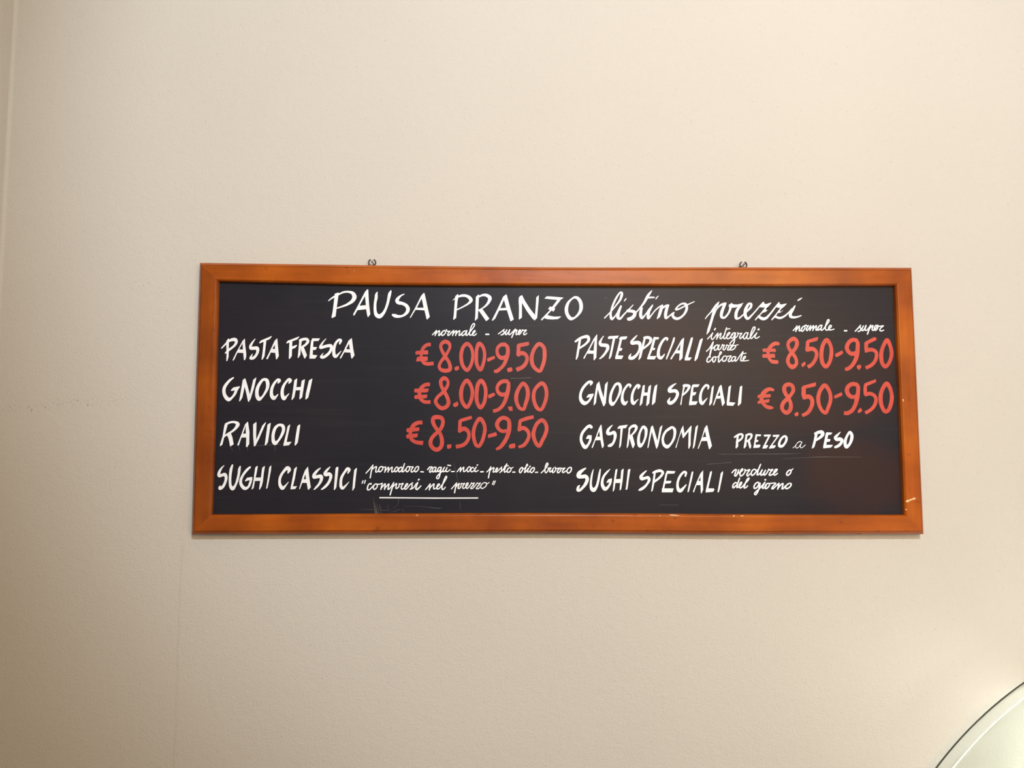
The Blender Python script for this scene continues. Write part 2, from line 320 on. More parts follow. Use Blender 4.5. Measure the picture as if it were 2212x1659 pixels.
# ------------------------------------------------------------------ lettering (tenths of a millimetre on the panel)
LETTERS = '''
@heading_text|w|white painted heading word PAUSA
p -4711,2165 -4644,2193 -4630,2191 -4623,2173 -4631,2139 -4645,2017 -4666,1850 -4682,1690 -4753,1653 -4768,1667 -4746,1782 -4730,1938 -4714,2094
s -4833,2020,21 -4786,2060,29 -4729,2099,37 -4624,2156,35 -4519,2203,39 -4423,2209,44 -4336,2180,70 -4299,2107,91 -4333,2023,75 -4447,1941,48 -4561,1895,35 -4664,1860,27
p -4081,2211 -4029,2267 -4019,2265 -4042,2177 -4077,2127 -4187,1921 -4233,1819 -4289,1716 -4303,1706 -4318,1721 -4316,1743 -4253,1862
p -4086,2206 -4029,2269 -4012,2250 -4005,2118 -3990,1942 -3963,1739 -4005,1676 -4014,1680 -4030,1727 -4049,1834 -4057,1922 -4079,2127
p -4192,1916 -4048,1930 -4041,1844 -4238,1822
s -3826,2202,23 -3842,2158,50 -3846,2090,62 -3864,1982,56 -3867,1884,58 -3860,1796,64 -3833,1723,79 -3770,1694,87 -3698,1753,64 -3647,1846,52 -3605,1973,54 -3583,2081,58 -3565,2169,62 -3546,2219,39 -3537,2238,19
s -3264,2168,17 -3333,2132,35 -3388,2077,60 -3412,2028,72 -3384,1989,75 -3292,1967,64 -3214,1922,70 -3179,1853,77 -3198,1785,68 -3279,1713,46 -3375,1694,58 -3452,1710,73 -3491,1725,48
p -2908,2134 -2852,2195 -2839,2187 -2859,2124 -2897,2075 -2997,1879 -3025,1830 -3119,1671 -3134,1663 -3138,1678 -3040,1859
p -2908,2134 -2865,2188 -2852,2195 -2836,2179 -2810,2066 -2780,1929 -2723,1690 -2777,1631 -2789,1641 -2837,1831 -2852,1875 -2896,2075
p -3001,1881 -2847,1882 -2837,1826 -3022,1838
@heading_text|w|white painted heading word PRANZO
p -2195,2128 -2147,2173 -2128,2163 -2130,2109 -2146,2030 -2160,1864 -2173,1673 -2225,1627 -2235,1638 -2223,1736 -2210,1932 -2202,2059
p -2253,2032 -2229,2069 -2171,2118 -2133,2138 -2127,2094 -2200,2067
s -2137,2117,35 -2065,2141,52 -1978,2141,56 -1900,2102,70 -1865,2047,74 -1899,1992,48 -1986,1931,33 -2082,1879,27 -2167,1839,27
p -1761,2121 -1711,2168 -1695,2158 -1701,2082 -1710,1876 -1721,1665 -1776,1609 -1781,1626 -1772,1738 -1768,1983 -1764,2101
s -1701,2119,33 -1629,2153,45 -1541,2152,64 -1471,2098,78 -1492,2014,60 -1550,1936,41 -1627,1876,27 -1710,1831,27
p -1710,1837 -1637,1878 -1479,1657 -1539,1608 -1551,1611
p -1192,2124 -1132,2173 -1118,2169 -1132,2105 -1174,2057 -1248,1888 -1277,1829 -1359,1657 -1412,1613 -1424,1618 -1424,1631 -1306,1868
p -1192,2124 -1132,2173 -1115,2164 -1098,2095 -1040,1879 -967,1645 -1030,1603 -1039,1610 -1112,1840 -1127,1889 -1174,2060
p -1253,1880 -1122,1891 -1107,1840 -1274,1831
p -862,2106 -841,2136 -802,2158 -783,2136 -797,1998 -798,1685 -855,1640 -862,1655 -858,1841 -867,2037
p -862,2101 -807,2158 -792,2156 -734,2038 -627,1872 -521,1735 -479,1678 -532,1624 -579,1666 -695,1822 -797,1998 -831,2077
p -496,2113 -442,2163 -447,2040 -462,1882 -479,1678 -530,1701 -521,1755 -506,1941
p -326,2094 -272,2139 -102,2128 78,2113 63,2097 -15,2047 -53,2061 -190,2075 -306,2088
p -53,2061 -5,2086 24,2072 -122,1884 -190,1825 -273,1731 -375,1628 -393,1630 -395,1652 -219,1835 -171,1904
p -249,1869 -205,1925 -98,1879 -132,1814
p -273,1741 -229,1727 -113,1706 18,1713 21,1701 -45,1654 -162,1646 -268,1653 -336,1677
c 268,2098,35 190,2023,49 148,1935,66 136,1846,72 159,1748,72 227,1668,74 295,1678,43 383,1754,50 437,1848,70 447,1946,76 422,2044,74 366,2108,64 307,2118,47
@heading_text|w|white cursive heading word listino
s 939,1684,25 998,1743,25 1067,1812,25 1126,1881,25 1196,1970,31 1265,2064,43 1305,2168,53 1307,2222,45 1281,2232,33 1237,2187,35 1167,2068,41 1107,1930,41 1077,1822,39 1068,1733,49 1090,1665,56 1144,1704,31 1203,1783,29 1253,1872,37 1283,1941,27
s 1293,1936,29 1258,1862,47 1228,1773,60 1222,1695,64 1261,1670,49 1350,1764,31 1448,1863,27 1542,1962,18
l 1359,2048,19 1377,2074,27 1404,2104,12
s 1428,1838,58 1516,1832,64 1576,1805,68 1564,1736,70 1505,1681,74 1446,1662,68 1438,1666,58
s 1604,1805,24 1683,1894,31 1782,2022,47 1852,2151,55 1902,2220,43 1944,2272,14
s 1727,1899,39 1703,1815,60 1701,1737,64 1724,1686,53 1798,1757,27 1878,1865,33 1956,1966,19
l 1872,2121,37 1930,2127,35 1989,2127,29
l 2026,2093,18 2043,2122,25 2082,2160,10
s 1953,1954,27 1882,1836,51 1857,1747,62 1861,1680,49 1925,1747,27 2005,1846,25 2084,1916,27 2163,1965,23
p 2103,1891 2163,1970 2181,1965 2172,1896 2141,1798 2110,1714 2051,1663 2040,1674
s 2152,1886,25 2231,1948,39 2300,1964,23
s 2272,1951,62 2245,1857,62 2227,1769,64 2232,1688,51 2306,1732,27 2366,1779,35 2413,1814,14
s 2395,1799,39 2375,1755,49 2408,1696,60 2481,1677,54 2580,1731,41 2650,1820,49 2677,1909,55 2658,1983,53 2589,1997,37 2500,1947,31 2445,1870,39 2494,1876,33 2603,1928,29 2702,1978,25 2840,2043,16
@heading_text|w|white cursive heading word prezzi
s 3066,1679,18 3111,1739,23 3181,1813,27 3271,1922,49 3322,1981,53 3360,2036,18
p 3231,1862 3310,1902 3301,1843 3248,1725 3185,1518 3148,1410 3093,1341 3084,1349 3105,1449 3178,1675
s 3285,1858,29 3360,1942,35 3440,1994,39 3519,2017,14
s 3487,1997,61 3448,1903,60 3412,1799,64 3411,1716,55 3463,1701,45 3543,1775,39 3589,1864,45 3611,1943,55
p 3567,1973 3632,2018 3666,1988 3754,1984 3884,2019 3872,1999 3773,1939 3693,1919 3625,1914 3576,1919
s 3832,1974,43 3751,1875,59 3718,1776,64 3725,1690,58 3777,1693,37 3872,1767,27
s 3867,1762,27 3967,1854,35 4038,1936,49 4047,1997,45 4000,2003,45 3944,1925,59 3913,1827,64 3922,1730,64 3963,1684,53 4053,1758,33 4144,1857,27 4235,1962,25 4306,2036,20
p 4235,1967 4311,2041 4324,2036 4325,2007 4364,1997 4473,2032 4468,2012 4402,1938 4352,1923 4274,1927 4239,1927
p 4338,1923 4417,1953 4346,1883 4395,1874 4345,1829 4281,1809 4179,1700 4129,1648 4115,1655 4125,1680 4231,1789
s 4200,1731,55 4277,1685,64 4346,1693,55 4437,1780,37 4539,1909,31 4626,2018,20
p 4560,1958 4631,2038 4653,2038 4650,2003 4689,1989 4803,2014 4792,1994 4726,1925 4677,1915 4598,1924
p 4662,1914 4742,1945 4656,1865 4720,1870 4674,1821 4605,1805 4543,1711 4478,1652 4463,1657 4474,1682 4575,1800
s 4554,1731,45 4642,1702,49 4731,1732,39 4832,1812,29 4913,1901,27
s 4976,1961,29 4929,1881,49 4875,1792,64 4881,1735,61 4947,1718,47 5026,1729,35 5104,1756,20
l 5046,2080,25 5077,2100,33 5129,2132,16
@item_text|w|white capitals PASTA FRESCA
s -7015,1014,25 -6951,1085,34 -6877,1157,44 -6802,1191,65 -6740,1189,73 -6719,1141,59 -6751,1073,48 -6815,1015,44 -6876,968,46 -6936,910,25
p -6925,1159 -6888,1213 -6871,1213 -6871,1130 -6869,966 -6869,832 -6892,745 -6911,745 -6911,889 -6921,1053
p -6592,1165 -6546,1214 -6540,1180 -6590,1112 -6653,996 -6689,919 -6751,774 -6774,752 -6784,766 -6717,919
p -6601,1156 -6546,1217 -6531,1055 -6508,910 -6506,833 -6527,766 -6551,767 -6572,919 -6590,1112
p -6658,989 -6567,985 -6563,915 -6694,919
s -6334,1208,15 -6382,1140,36 -6422,1063,54 -6416,1015,63 -6354,1015,69 -6287,1012,75 -6273,950,59 -6307,863,52 -6362,809,59 -6412,806,57 -6402,848,33 -6377,896,10
p -6248,1133 -6211,1177 -5999,1270 -5989,1260 -6031,1207 -6116,1168 -6238,1114
p -6158,1153 -6106,1177 -6105,1134 -6131,849 -6171,775 -6190,781 -6171,940
p -5930,1173 -5883,1222 -5878,1183 -5923,1096 -5973,999 -6004,922 -6062,791 -6086,785 -6091,806 -6042,912
p -5934,1168 -5883,1222 -5876,1212 -5836,855 -5877,782 -5891,787 -5911,922 -5928,1096
p -5978,1004 -5906,999 -5897,917 -6009,927
p -5689,1136 -5657,1174 -5434,1262 -5420,1258 -5462,1204 -5566,1160 -5679,1116
p -5623,1155 -5566,1165 -5568,856 -5609,793 -5628,798 -5628,991
p -5577,1049 -5478,1088 -5463,1078 -5496,1030 -5571,996
p -5423,1175 -5371,1200 -5374,1137 -5390,992 -5390,886 -5433,813 -5446,818 -5433,992
s -5401,1180,58 -5342,1205,56 -5266,1205,60 -5244,1162,60 -5283,1099,48 -5339,1058,44 -5395,1023,38
p -5390,1011 -5329,1050 -5256,872 -5295,804 -5309,804 -5380,973
p -5175,1186 -5142,1225 -5129,1172 -5131,1138 -5139,877 -5142,809 -5201,804 -5205,828 -5187,1089
p -5161,1225 -4994,1226 -5026,1172 -5150,1167
p -5152,1046 -5050,1042 -5084,983 -5156,985
p -5201,867 -5134,882 -5042,872 -5085,803 -5201,802
s -4872,1218,13 -4930,1148,31 -4979,1061,50 -4980,1034,58 -4914,1049,60 -4833,1071,63 -4768,1070,69 -4754,1023,60 -4790,936,54 -4857,868,58 -4923,831,59 -4964,837,50 -4948,878,29 -4919,921,8
s -4585,1116,33 -4565,1184,56 -4596,1198,50 -4653,1150,48 -4694,1053,58 -4704,946,62 -4690,869,69 -4664,845,60 -4600,908,31 -4553,963,12
p -4404,1180 -4343,1233 -4338,1224 -4394,1122 -4449,1005 -4486,937 -4550,812 -4574,804 -4575,826 -4505,957
p -4404,1180 -4343,1233 -4336,1224 -4301,996 -4274,875 -4321,808 -4340,812 -4362,933 -4372,996 -4394,1122
p -4454,1005 -4368,996 -4357,931 -4491,937
@note_text|w|small white cursive note normale super over the left prices
s -2664,1312,22 -2628,1348,24 -2582,1402,24
s -2582,1402,24 -2594,1353,24 -2608,1297,24
s -2603,1319,24 -2560,1373,24 -2519,1397,24 -2526,1349,24 -2533,1297,24 -2512,1305,24 -2474,1359,24 -2435,1398,24
c -2416,1403,24 -2454,1375,24 -2476,1329,24 -2461,1297,24 -2420,1320,24 -2389,1374,24
s -2373,1420,24 -2366,1393,24 -2339,1384,24 -2300,1387,24 -2324,1359,24 -2346,1325,24 -2338,1298,24 -2300,1320,24 -2252,1379,24 -2221,1404,24
s -2221,1404,24 -2233,1355,24 -2244,1298,24
s -2237,1326,24 -2194,1379,24 -2165,1399,24 -2170,1355,24 -2182,1299,24
s -2175,1326,24 -2136,1377,24 -2096,1399,24 -2102,1351,24 -2109,1302,24 -2088,1307,24 -2040,1361,24
c -1982,1397,24 -2025,1375,24 -2051,1331,24 -2041,1297,24 -2006,1315,24 -1963,1374,24
s -1947,1405,24 -1961,1346,24 -1964,1305,24 -1943,1305,24 -1900,1356,24 -1838,1435,24 -1790,1513,25 -1790,1546,25 -1809,1552,24 -1843,1513,24 -1876,1425,24 -1892,1347,24 -1883,1306,24 -1856,1310,24 -1803,1355,24 -1775,1391,24 -1781,1406,24 -1808,1384,24 -1830,1342,24 -1819,1306,24 -1784,1306,24 -1745,1342,20
l -1550,1327,31 -1491,1327,31
s -1288,1338,22 -1229,1381,22 -1166,1433,22
s -1188,1413,24 -1171,1381,24 -1174,1345,24 -1204,1321,24 -1233,1317,24
s -1200,1335,18 -1151,1369,20 -1113,1423,22
s -1113,1423,24 -1135,1370,24 -1143,1331,24 -1124,1321,24 -1084,1368,24 -1053,1424,24
s -1052,1424,24 -1069,1370,24 -1072,1326,24 -1050,1323,24 -1001,1370,22 -934,1441,22
l -934,1439,24 -967,1365,25 -1010,1263,25
s -982,1356,22 -943,1395,24 -902,1421,24 -908,1385,24 -921,1343,24 -914,1322,24 -888,1334,24 -837,1386,24 -827,1418,24 -844,1422,24 -864,1390,24 -869,1346,24 -859,1324,24 -832,1344,22 -798,1396,22 -784,1425,22
s -786,1425,24 -762,1412,24 -704,1420,24 -737,1383,24 -762,1347,24 -755,1323,24 -727,1328,24 -695,1352,20
@item_text|w|white capitals PASTE SPECIALI
s 325,1183,39 391,1232,48 489,1277,58 581,1284,70 602,1221,58 548,1143,45 468,1082,41 398,1037,37
p 391,1210 445,1240 425,1113 405,1016 380,869 345,801 326,806 351,967
p 702,1236 776,1339 780,1280 721,1212 613,1002 564,929 515,831 497,819 488,831 491,846 574,987
p 712,1236 776,1339 782,1324 775,1212 768,1017 759,851 718,791 701,798 705,988 721,1212
p 603,997 715,992 711,926 564,929
s 912,1298,16 862,1222,35 839,1159,58 854,1118,68 924,1108,74 990,1094,76 998,1037,64 952,950,48 893,876,43 831,823,23
p 1003,1252 1013,1286 1038,1299 1237,1312 1203,1253 1013,1240
p 1110,1253 1159,1253 1139,1165 1078,882 1043,821 1019,823 1069,1047
p 1237,1248 1276,1288 1407,1298 1412,1274 1378,1234 1256,1224
p 1256,1234 1305,1244 1259,1048 1214,902 1194,824 1155,819 1155,853 1215,1068
p 1240,1053 1298,1048 1309,1034 1283,990 1224,992
p 1170,897 1328,888 1291,819 1155,817
s 1620,1318,16 1558,1255,39 1498,1178,48 1510,1153,64 1605,1167,74 1666,1150,78 1677,1079,54 1652,982,45 1592,892,54 1514,838,68 1458,840,60 1464,883,45 1488,934,10
p 1762,1265 1802,1300 1801,1265 1770,1119 1740,1021 1699,855 1654,798 1640,811 1681,982
s 1777,1267,56 1855,1275,60 1906,1241,62 1888,1168,48 1819,1097,41 1735,1033,39
p 1967,1286 2079,1281 2081,1262 2064,1237 1976,1227
p 1962,1266 2011,1257 1954,1051 1884,885 1873,827 1827,822 1825,836 1896,1031
p 1930,1056 1993,1053 2001,1042 1978,1010 1915,1012
p 1845,880 2025,886 1980,812 1827,815
s 2247,1214,23 2257,1253,43 2222,1262,45 2161,1208,49 2091,1081,54 2062,954,60 2069,871,70 2109,842,64 2156,876,39 2191,922,21
p 2382,1268 2407,1288 2418,1268 2401,1190 2264,867 2234,807 2219,818 2230,867 2331,1111
p 2552,1230 2597,1269 2602,1254 2526,1132 2461,1004 2416,936 2336,814 2312,814 2322,848 2422,1004
p 2547,1225 2602,1271 2610,1264 2577,976 2570,849 2516,790 2498,800 2514,975 2531,1132
p 2461,1006 2529,1005 2528,944 2411,939
p 2748,1260 2768,1278 2793,1282 2799,1270 2765,1133 2688,869 2667,800 2618,795 2614,829 2655,966
p 2624,859 2765,857 2720,796 2618,793
p 2943,1231 3002,1266 3004,1246 2887,840 2837,782 2820,786 2834,869
@note_text|w|small white cursive note integrali farro colorate
s 3106,1250,22 3161,1309,22 3219,1378,22
s 3217,1378,22 3191,1311,24 3186,1257,24 3207,1239,24 3251,1282,22 3289,1331,22 3327,1375,20
s 3327,1375,22 3313,1311,24 3297,1248,24
s 3302,1262,22 3347,1331,22 3392,1373,22 3382,1322,24 3366,1268,24 3387,1255,24 3435,1302,22 3477,1356,20
s 3512,1489,24 3481,1401,24 3448,1297,24 3449,1261,24 3473,1258,24 3518,1308,22 3563,1354,22 3582,1383,22 3564,1389,22 3526,1350,22 3510,1293,24 3524,1257,24 3561,1262,24 3606,1313,22 3641,1347,18
l 3497,1455,22 3580,1468,20
c 3683,1382,22 3642,1370,22 3609,1323,24 3603,1274,24 3628,1266,24 3662,1303,22
s 3701,1380,22 3684,1294,24 3667,1195,24 3642,1137,24 3607,1114,24 3583,1124,24 3580,1156,22 3619,1205,22 3679,1262,22 3739,1318,20 3750,1382,20
s 3745,1387,22 3759,1363,22 3833,1373,22 3798,1323,22 3784,1279,24 3798,1260,24 3846,1302,22 3881,1343,20
c 3941,1385,22 3905,1375,22 3873,1324,24 3863,1275,24 3886,1253,24 3919,1285,22 3960,1368,22
s 3968,1383,22 3939,1309,24 3940,1267,24 3961,1254,24 4008,1290,22 4064,1384,24 4110,1467,26 4114,1504,24 4086,1504,24 4047,1433,24 4015,1334,24 4009,1285,24 4031,1262,24 4081,1307,22 4150,1382,22
s 4150,1382,24 4116,1320,24 4110,1278,24 4139,1268,24 4204,1304,20
l 3257,1444,29 3274,1473,27
l 4183,1451,35 4193,1461,35
s 3077,987,22 3136,1046,24 3189,1125,26 3223,1186,26
s 3223,1182,27 3201,1115,29 3180,1047,31 3162,968,33 3143,900,31
s 3170,1017,20 3220,1061,20 3265,1108,20
c 3319,1125,22 3276,1111,22 3247,1064,24 3245,1019,24 3274,1016,24 3314,1057,22
s 3350,1121,24 3328,1057,24 3333,1021,24 3361,1030,22 3401,1087,22 3417,1136,20 3431,1114,22 3459,1124,22 3438,1077,24 3427,1030,24 3448,1016,24 3489,1067,22 3509,1128,20 3531,1111,22 3558,1107,22 3537,1066,24 3523,1022,24 3546,1016,24 3586,1048,22 3636,1102,20
s 3695,1115,22 3636,1105,22 3593,1076,24 3571,1029,24 3605,1019,24 3659,1044,24 3696,1088,22 3693,1112,20 3752,1131,16
s 3145,859,20 3155,876,22 3123,873,24 3090,822,26 3084,771,26 3111,760,26 3166,802,22 3211,861,20
c 3245,873,22 3213,851,24 3202,793,26 3221,761,26 3256,793,24 3267,847,22
s 3260,876,20 3299,866,20 3343,901,20 3383,940,22 3394,971,22 3371,977,22 3346,910,24 3329,823,26 3328,759,24 3366,793,22 3411,847,20
c 3470,891,22 3436,877,24 3410,833,24 3422,782,26 3461,786,26 3496,831,24 3499,877,22
s 3504,882,20 3553,887,22 3597,892,22 3559,843,22 3531,786,24 3552,771,24 3605,814,20
c 3665,880,22 3623,861,22 3600,804,24 3617,778,24 3657,804,22 3687,868,22
s 3694,871,22 3677,814,24 3681,782,24 3709,797,22 3778,893,22 3848,981,22
s 3848,981,26 3815,883,26 3797,797,26 3824,787,24 3864,829,22 3896,862,22 3897,886,22 3870,878,22 3848,834,24 3852,792,24 3893,790,22 3966,801,16
l 3810,937,20 3916,952,18
@note_text|w|small white cursive note normale super over the right prices
s 4926,1437,24 4977,1491,24 5007,1534,24
s 5007,1534,26 4994,1476,26 4979,1419,26
s 4987,1442,24 5026,1494,24 5060,1534,24 5055,1477,26 5054,1429,26 5088,1447,24 5119,1492,22
c 5152,1528,24 5111,1492,26 5096,1445,26 5115,1420,26 5150,1450,26 5179,1507,24
s 5165,1536,22 5200,1553,24 5217,1532,24 5254,1542,22 5220,1497,24 5203,1458,26 5216,1436,26 5257,1478,24 5300,1542,22
s 5300,1542,26 5291,1488,26 5280,1438,26
s 5286,1458,24 5326,1508,24 5362,1545,24 5352,1488,26 5341,1441,26
s 5345,1458,24 5386,1508,24 5421,1543,24 5414,1488,26 5410,1446,26 5433,1454,24 5464,1493,22
c 5520,1553,24 5485,1536,26 5452,1488,26 5455,1446,26 5493,1467,26 5532,1523,24
s 5542,1550,24 5520,1489,26 5521,1446,26 5551,1454,24 5613,1529,24 5675,1613,26 5696,1652,26 5688,1672,24 5666,1665,24 5637,1598,26 5612,1519,26 5613,1465,26 5640,1447,26 5700,1485,24 5739,1531,24 5730,1552,24 5699,1534,26 5677,1485,26 5689,1453,26 5734,1455,24 5796,1470,20
l 6017,1437,31 6063,1437,31
s 6245,1428,24 6302,1485,26 6363,1555,24
s 6350,1542,24 6354,1505,26 6368,1476,26 6349,1438,26 6307,1421,26
s 6359,1448,18 6396,1493,22 6422,1540,22
s 6422,1540,26 6398,1493,26 6387,1450,26 6411,1442,26 6450,1488,26 6477,1551,24
s 6480,1551,26 6462,1493,26 6460,1451,26 6490,1449,24 6534,1498,22 6583,1561,22
l 6579,1558,26 6546,1474,28 6503,1368,26
s 6548,1479,22 6581,1515,24 6626,1551,26 6618,1509,26 6605,1464,26 6623,1447,26 6661,1469,24 6703,1514,24 6712,1546,24 6689,1556,24 6661,1514,26 6654,1466,26 6672,1448,26 6711,1473,24 6738,1524,22
s 6731,1559,24 6753,1536,24 6852,1547,22 6798,1505,24 6770,1465,26 6777,1442,26 6813,1438,24 6856,1456,18
@price_text|r|red price 8.00-9.50 beside PASTA FRESCA
b -2695,1105,73 -2760,1104,73 -2832,1058,73 -2876,983,69 -2892,886,54 -2880,799,60 -2831,721,73 -2756,702,77 -2633,712,75
p -3016,929 -3008,955 -2989,972 -2754,988 -2748,906 -2768,898 -3008,895
p -2997,769 -2978,842 -2954,852 -2767,857 -2752,828 -2761,770 -2785,762 -2992,750
c -2400,1169,87 -2467,1130,73 -2489,1067,67 -2456,965,67 -2388,849,73 -2319,743,69 -2290,646,75 -2299,583,81 -2390,559,83 -2486,587,73 -2517,645,63 -2486,742,63 -2412,839,77 -2340,956,60 -2298,1058,60 -2320,1135,75
p -2203,617 -2175,646 -2112,661 -2105,589 -2169,558 -2193,577
c -1942,1127,83 -2019,1059,73 -2060,928,77 -2061,802,77 -2026,666,75 -1939,573,77 -1864,667,69 -1828,803,64 -1825,938,64 -1863,1060,69
c -1691,1128,87 -1737,1026,73 -1748,880,73 -1742,725,75 -1700,619,73 -1658,583,77 -1612,678,71 -1577,833,67 -1583,978,68 -1631,1090,75
p -1526,804 -1507,828 -1382,874 -1365,872 -1355,819 -1497,751 -1512,755
b -1132,1111,81 -1223,1111,81 -1294,1057,68 -1317,979,66 -1290,882,73 -1218,829,85 -1131,859,77
b -1175,1135,64 -1107,1072,77 -1089,980,79 -1102,883,85 -1131,786,77 -1174,689,73 -1256,601,73 -1323,553,75 -1379,555,58
p -1107,602 -1082,626 -1010,636 -988,573 -1015,549 -1073,532 -1097,549
p -904,1102 -870,1137 -826,1078 -831,962 -831,874 -860,860 -903,872 -913,903
p -899,1112 -870,1135 -657,1175 -643,1118 -667,1094 -826,1059 -899,1039
b -879,918,89 -773,933,85 -706,885,75 -689,817,73 -723,710,77 -802,632,83 -913,585,89
c -435,1129,83 -520,1051,75 -578,924,79 -594,807,83 -569,681,79 -493,590,75 -421,558,67 -376,643,77 -332,789,79 -323,925,83 -341,1056,79
@price_text|r|red price 8.00-9.00 beside GNOCCHI
b -2704,275,77 -2790,268,77 -2866,221,77 -2913,152,71 -2919,65,77 -2892,-31,73 -2815,-88,73 -2690,-92,73
p -3030,171 -3014,185 -2730,189 -2740,119 -2788,104 -3017,103 -3029,118
p -3026,31 -3007,51 -2759,64 -2763,-2 -2796,-16 -3006,-31 -3026,-12
c -2408,404,86 -2477,355,77 -2476,268,73 -2430,163,73 -2368,57,77 -2325,-48,77 -2322,-125,80 -2369,-194,82 -2460,-219,84 -2544,-159,77 -2585,-78,73 -2546,9,67 -2462,86,73 -2391,163,73 -2335,269,63 -2338,351,63
p -2226,-144 -2212,-120 -2131,-77 -2111,-134 -2125,-173 -2178,-197 -2216,-182
c -1942,357,81 -2012,280,77 -2054,154,83 -2058,29,82 -2033,-86,77 -1939,-198,77 -1870,-105,73 -1833,20,73 -1829,155,73 -1872,280,77
c -1649,353,87 -1705,290,83 -1733,155,83 -1740,11,83 -1722,-104,77 -1656,-205,81 -1589,-123,75 -1552,31,75 -1552,185,75 -1593,300,79
p -1502,45 -1485,64 -1379,108 -1350,70 -1365,41 -1465,-15 -1489,-8
b -1077,336,81 -1178,345,83 -1263,301,77 -1312,205,65 -1291,118,73 -1216,65,86 -1110,80,77
b -1074,336,63 -1077,215,81 -1101,90,86 -1139,-45,79 -1206,-170,73 -1292,-247,73 -1395,-281,71
p -1086,-199 -1071,-184 -997,-179 -987,-270 -1052,-275 -1076,-227
c -773,298,81 -848,216,77 -901,100,83 -917,-6,83 -896,-121,77 -838,-217,71 -763,-238,67 -723,-131,77 -680,14,83 -675,139,83 -713,250,77
c -383,304,83 -484,231,73 -540,139,73 -556,14,77 -531,-111,77 -466,-226,77 -398,-243,71 -329,-120,73 -290,15,77 -286,130,77 -318,251,77
@price_text|r|red price 8.50-9.50 beside RAVIOLI
b -2853,-514,78 -2953,-524,82 -3036,-577,86 -3089,-672,76 -3098,-777,69 -3073,-863,72 -2987,-919,76 -2834,-940,88
p -3180,-663 -3166,-634 -2919,-615 -2913,-672 -2932,-693 -3160,-720 -3179,-701
p -3183,-777 -3169,-763 -2941,-739 -2950,-810 -2978,-824 -3163,-848 -3180,-829
c -2544,-404,90 -2619,-416,84 -2639,-481,82 -2609,-571,76 -2542,-671,76 -2479,-757,73 -2449,-871,82 -2448,-966,82 -2483,-1040,82 -2557,-1076,86 -2641,-1031,82 -2682,-948,82 -2662,-852,76 -2598,-767,76 -2508,-690,76 -2449,-595,76 -2429,-499,76 -2460,-421,80
p -2344,-980 -2329,-971 -2251,-964 -2255,-1037 -2314,-1058 -2334,-1052
p -2109,-470 -2042,-460 -2045,-699 -2074,-732 -2112,-718 -2120,-680
p -2109,-475 -2066,-439 -1856,-376 -1842,-379 -1826,-426 -1851,-448 -2037,-501 -2090,-513
b -2089,-682,84 -1989,-642,90 -1914,-691,78 -1890,-785,67 -1920,-889,73 -2005,-975,76 -2158,-1015,80
c -1665,-436,86 -1739,-517,73 -1791,-660,76 -1799,-775,76 -1775,-899,73 -1737,-984,73 -1686,-1001,73 -1622,-908,73 -1580,-774,73 -1562,-650,75 -1588,-526,75
p -1500,-774 -1481,-755 -1333,-712 -1308,-765 -1328,-793 -1480,-832 -1495,-822
b -1094,-439,73 -1185,-415,82 -1269,-461,82 -1313,-554,86 -1280,-640,73 -1203,-693,73 -1108,-683,73
b -1137,-409,63 -1072,-470,80 -1057,-573,86 -1070,-697,90 -1108,-821,82 -1174,-936,82 -1250,-1026,73 -1331,-1067,48
p -1069,-1002 -1050,-964 -945,-940 -930,-993 -945,-1040 -1050,-1050
p -864,-467 -806,-486 -809,-611 -821,-687 -869,-697 -890,-668
p -871,-491 -845,-443 -706,-390 -557,-361 -547,-428 -677,-462 -792,-501 -809,-525
b -869,-659,80 -763,-625,82 -677,-687,75 -652,-783,69 -685,-888,73 -763,-983,73 -868,-1019,54
c -379,-462,82 -474,-524,77 -531,-629,77 -559,-754,82 -536,-868,77 -481,-973,77 -438,-1000,71 -378,-887,77 -311,-753,77 -284,-639,77 -310,-528,79
@price_text|r|red price 8.50-9.50 beside PASTE SPECIALI
s 4593,1155,74 4540,1160,82 4462,1120,78 4391,1032,74 4377,944,64 4396,846,58 4461,778,78 4554,768,82
p 4262,1031 4282,1053 4532,1052 4547,1013 4540,979 4270,980
p 4254,919 4269,931 4519,944 4527,866 4512,856 4257,857
c 4925,1260,92 4837,1210,74 4804,1141,68 4831,1043,74 4897,955,78 4960,848,70 4975,770,70 4960,711,74 4879,664,97 4814,716,76 4790,789,78 4818,887,74 4888,975,84 4967,1073,76 4996,1162,88 4979,1235,78
p 5076,717 5092,741 5152,780 5170,741 5154,702 5104,663 5085,678
p 5189,1202 5262,1192 5254,1075 5241,986 5187,991 5169,1025
p 5189,1202 5224,1241 5438,1301 5457,1291 5430,1222 5267,1178
b 5203,1030,88 5322,1050,88 5394,997,74 5406,918,74 5368,811,74 5302,722,74 5212,661,78
c 5632,1238,88 5553,1144,84 5512,987,84 5508,850,88 5535,733,84 5594,674,84 5668,753,74 5711,890,82 5724,1018,78 5700,1145,78
p 5794,920 5810,949 5950,1019 5973,974 5952,940 5847,881 5812,881
b 6288,1231,78 6185,1245,84 6106,1196,84 6053,1088,88 6080,999,84 6155,946,88 6249,971,78
b 6240,1257,62 6284,1192,78 6282,1069,88 6262,922,92 6219,804,84 6136,686,78 6045,625,78 5998,622,64
p 6248,677 6274,711 6333,716 6349,667 6295,601 6257,643
p 6429,1178 6512,1168 6504,1070 6496,981 6436,973 6425,1070
p 6429,1178 6460,1212 6641,1305 6690,1292 6693,1243 6512,1158 6496,1129
b 6443,1021,92 6591,1036,78 6670,990,74 6681,914,74 6643,796,74 6559,707,74 6439,648,74
c 6920,1244,84 6844,1140,78 6789,992,84 6778,875,88 6794,757,84 6853,679,84 6927,738,74 6986,866,78 7003,974,84 6981,1111,78
@price_text|r|red price 8.50-9.50 beside GNOCCHI SPECIALI
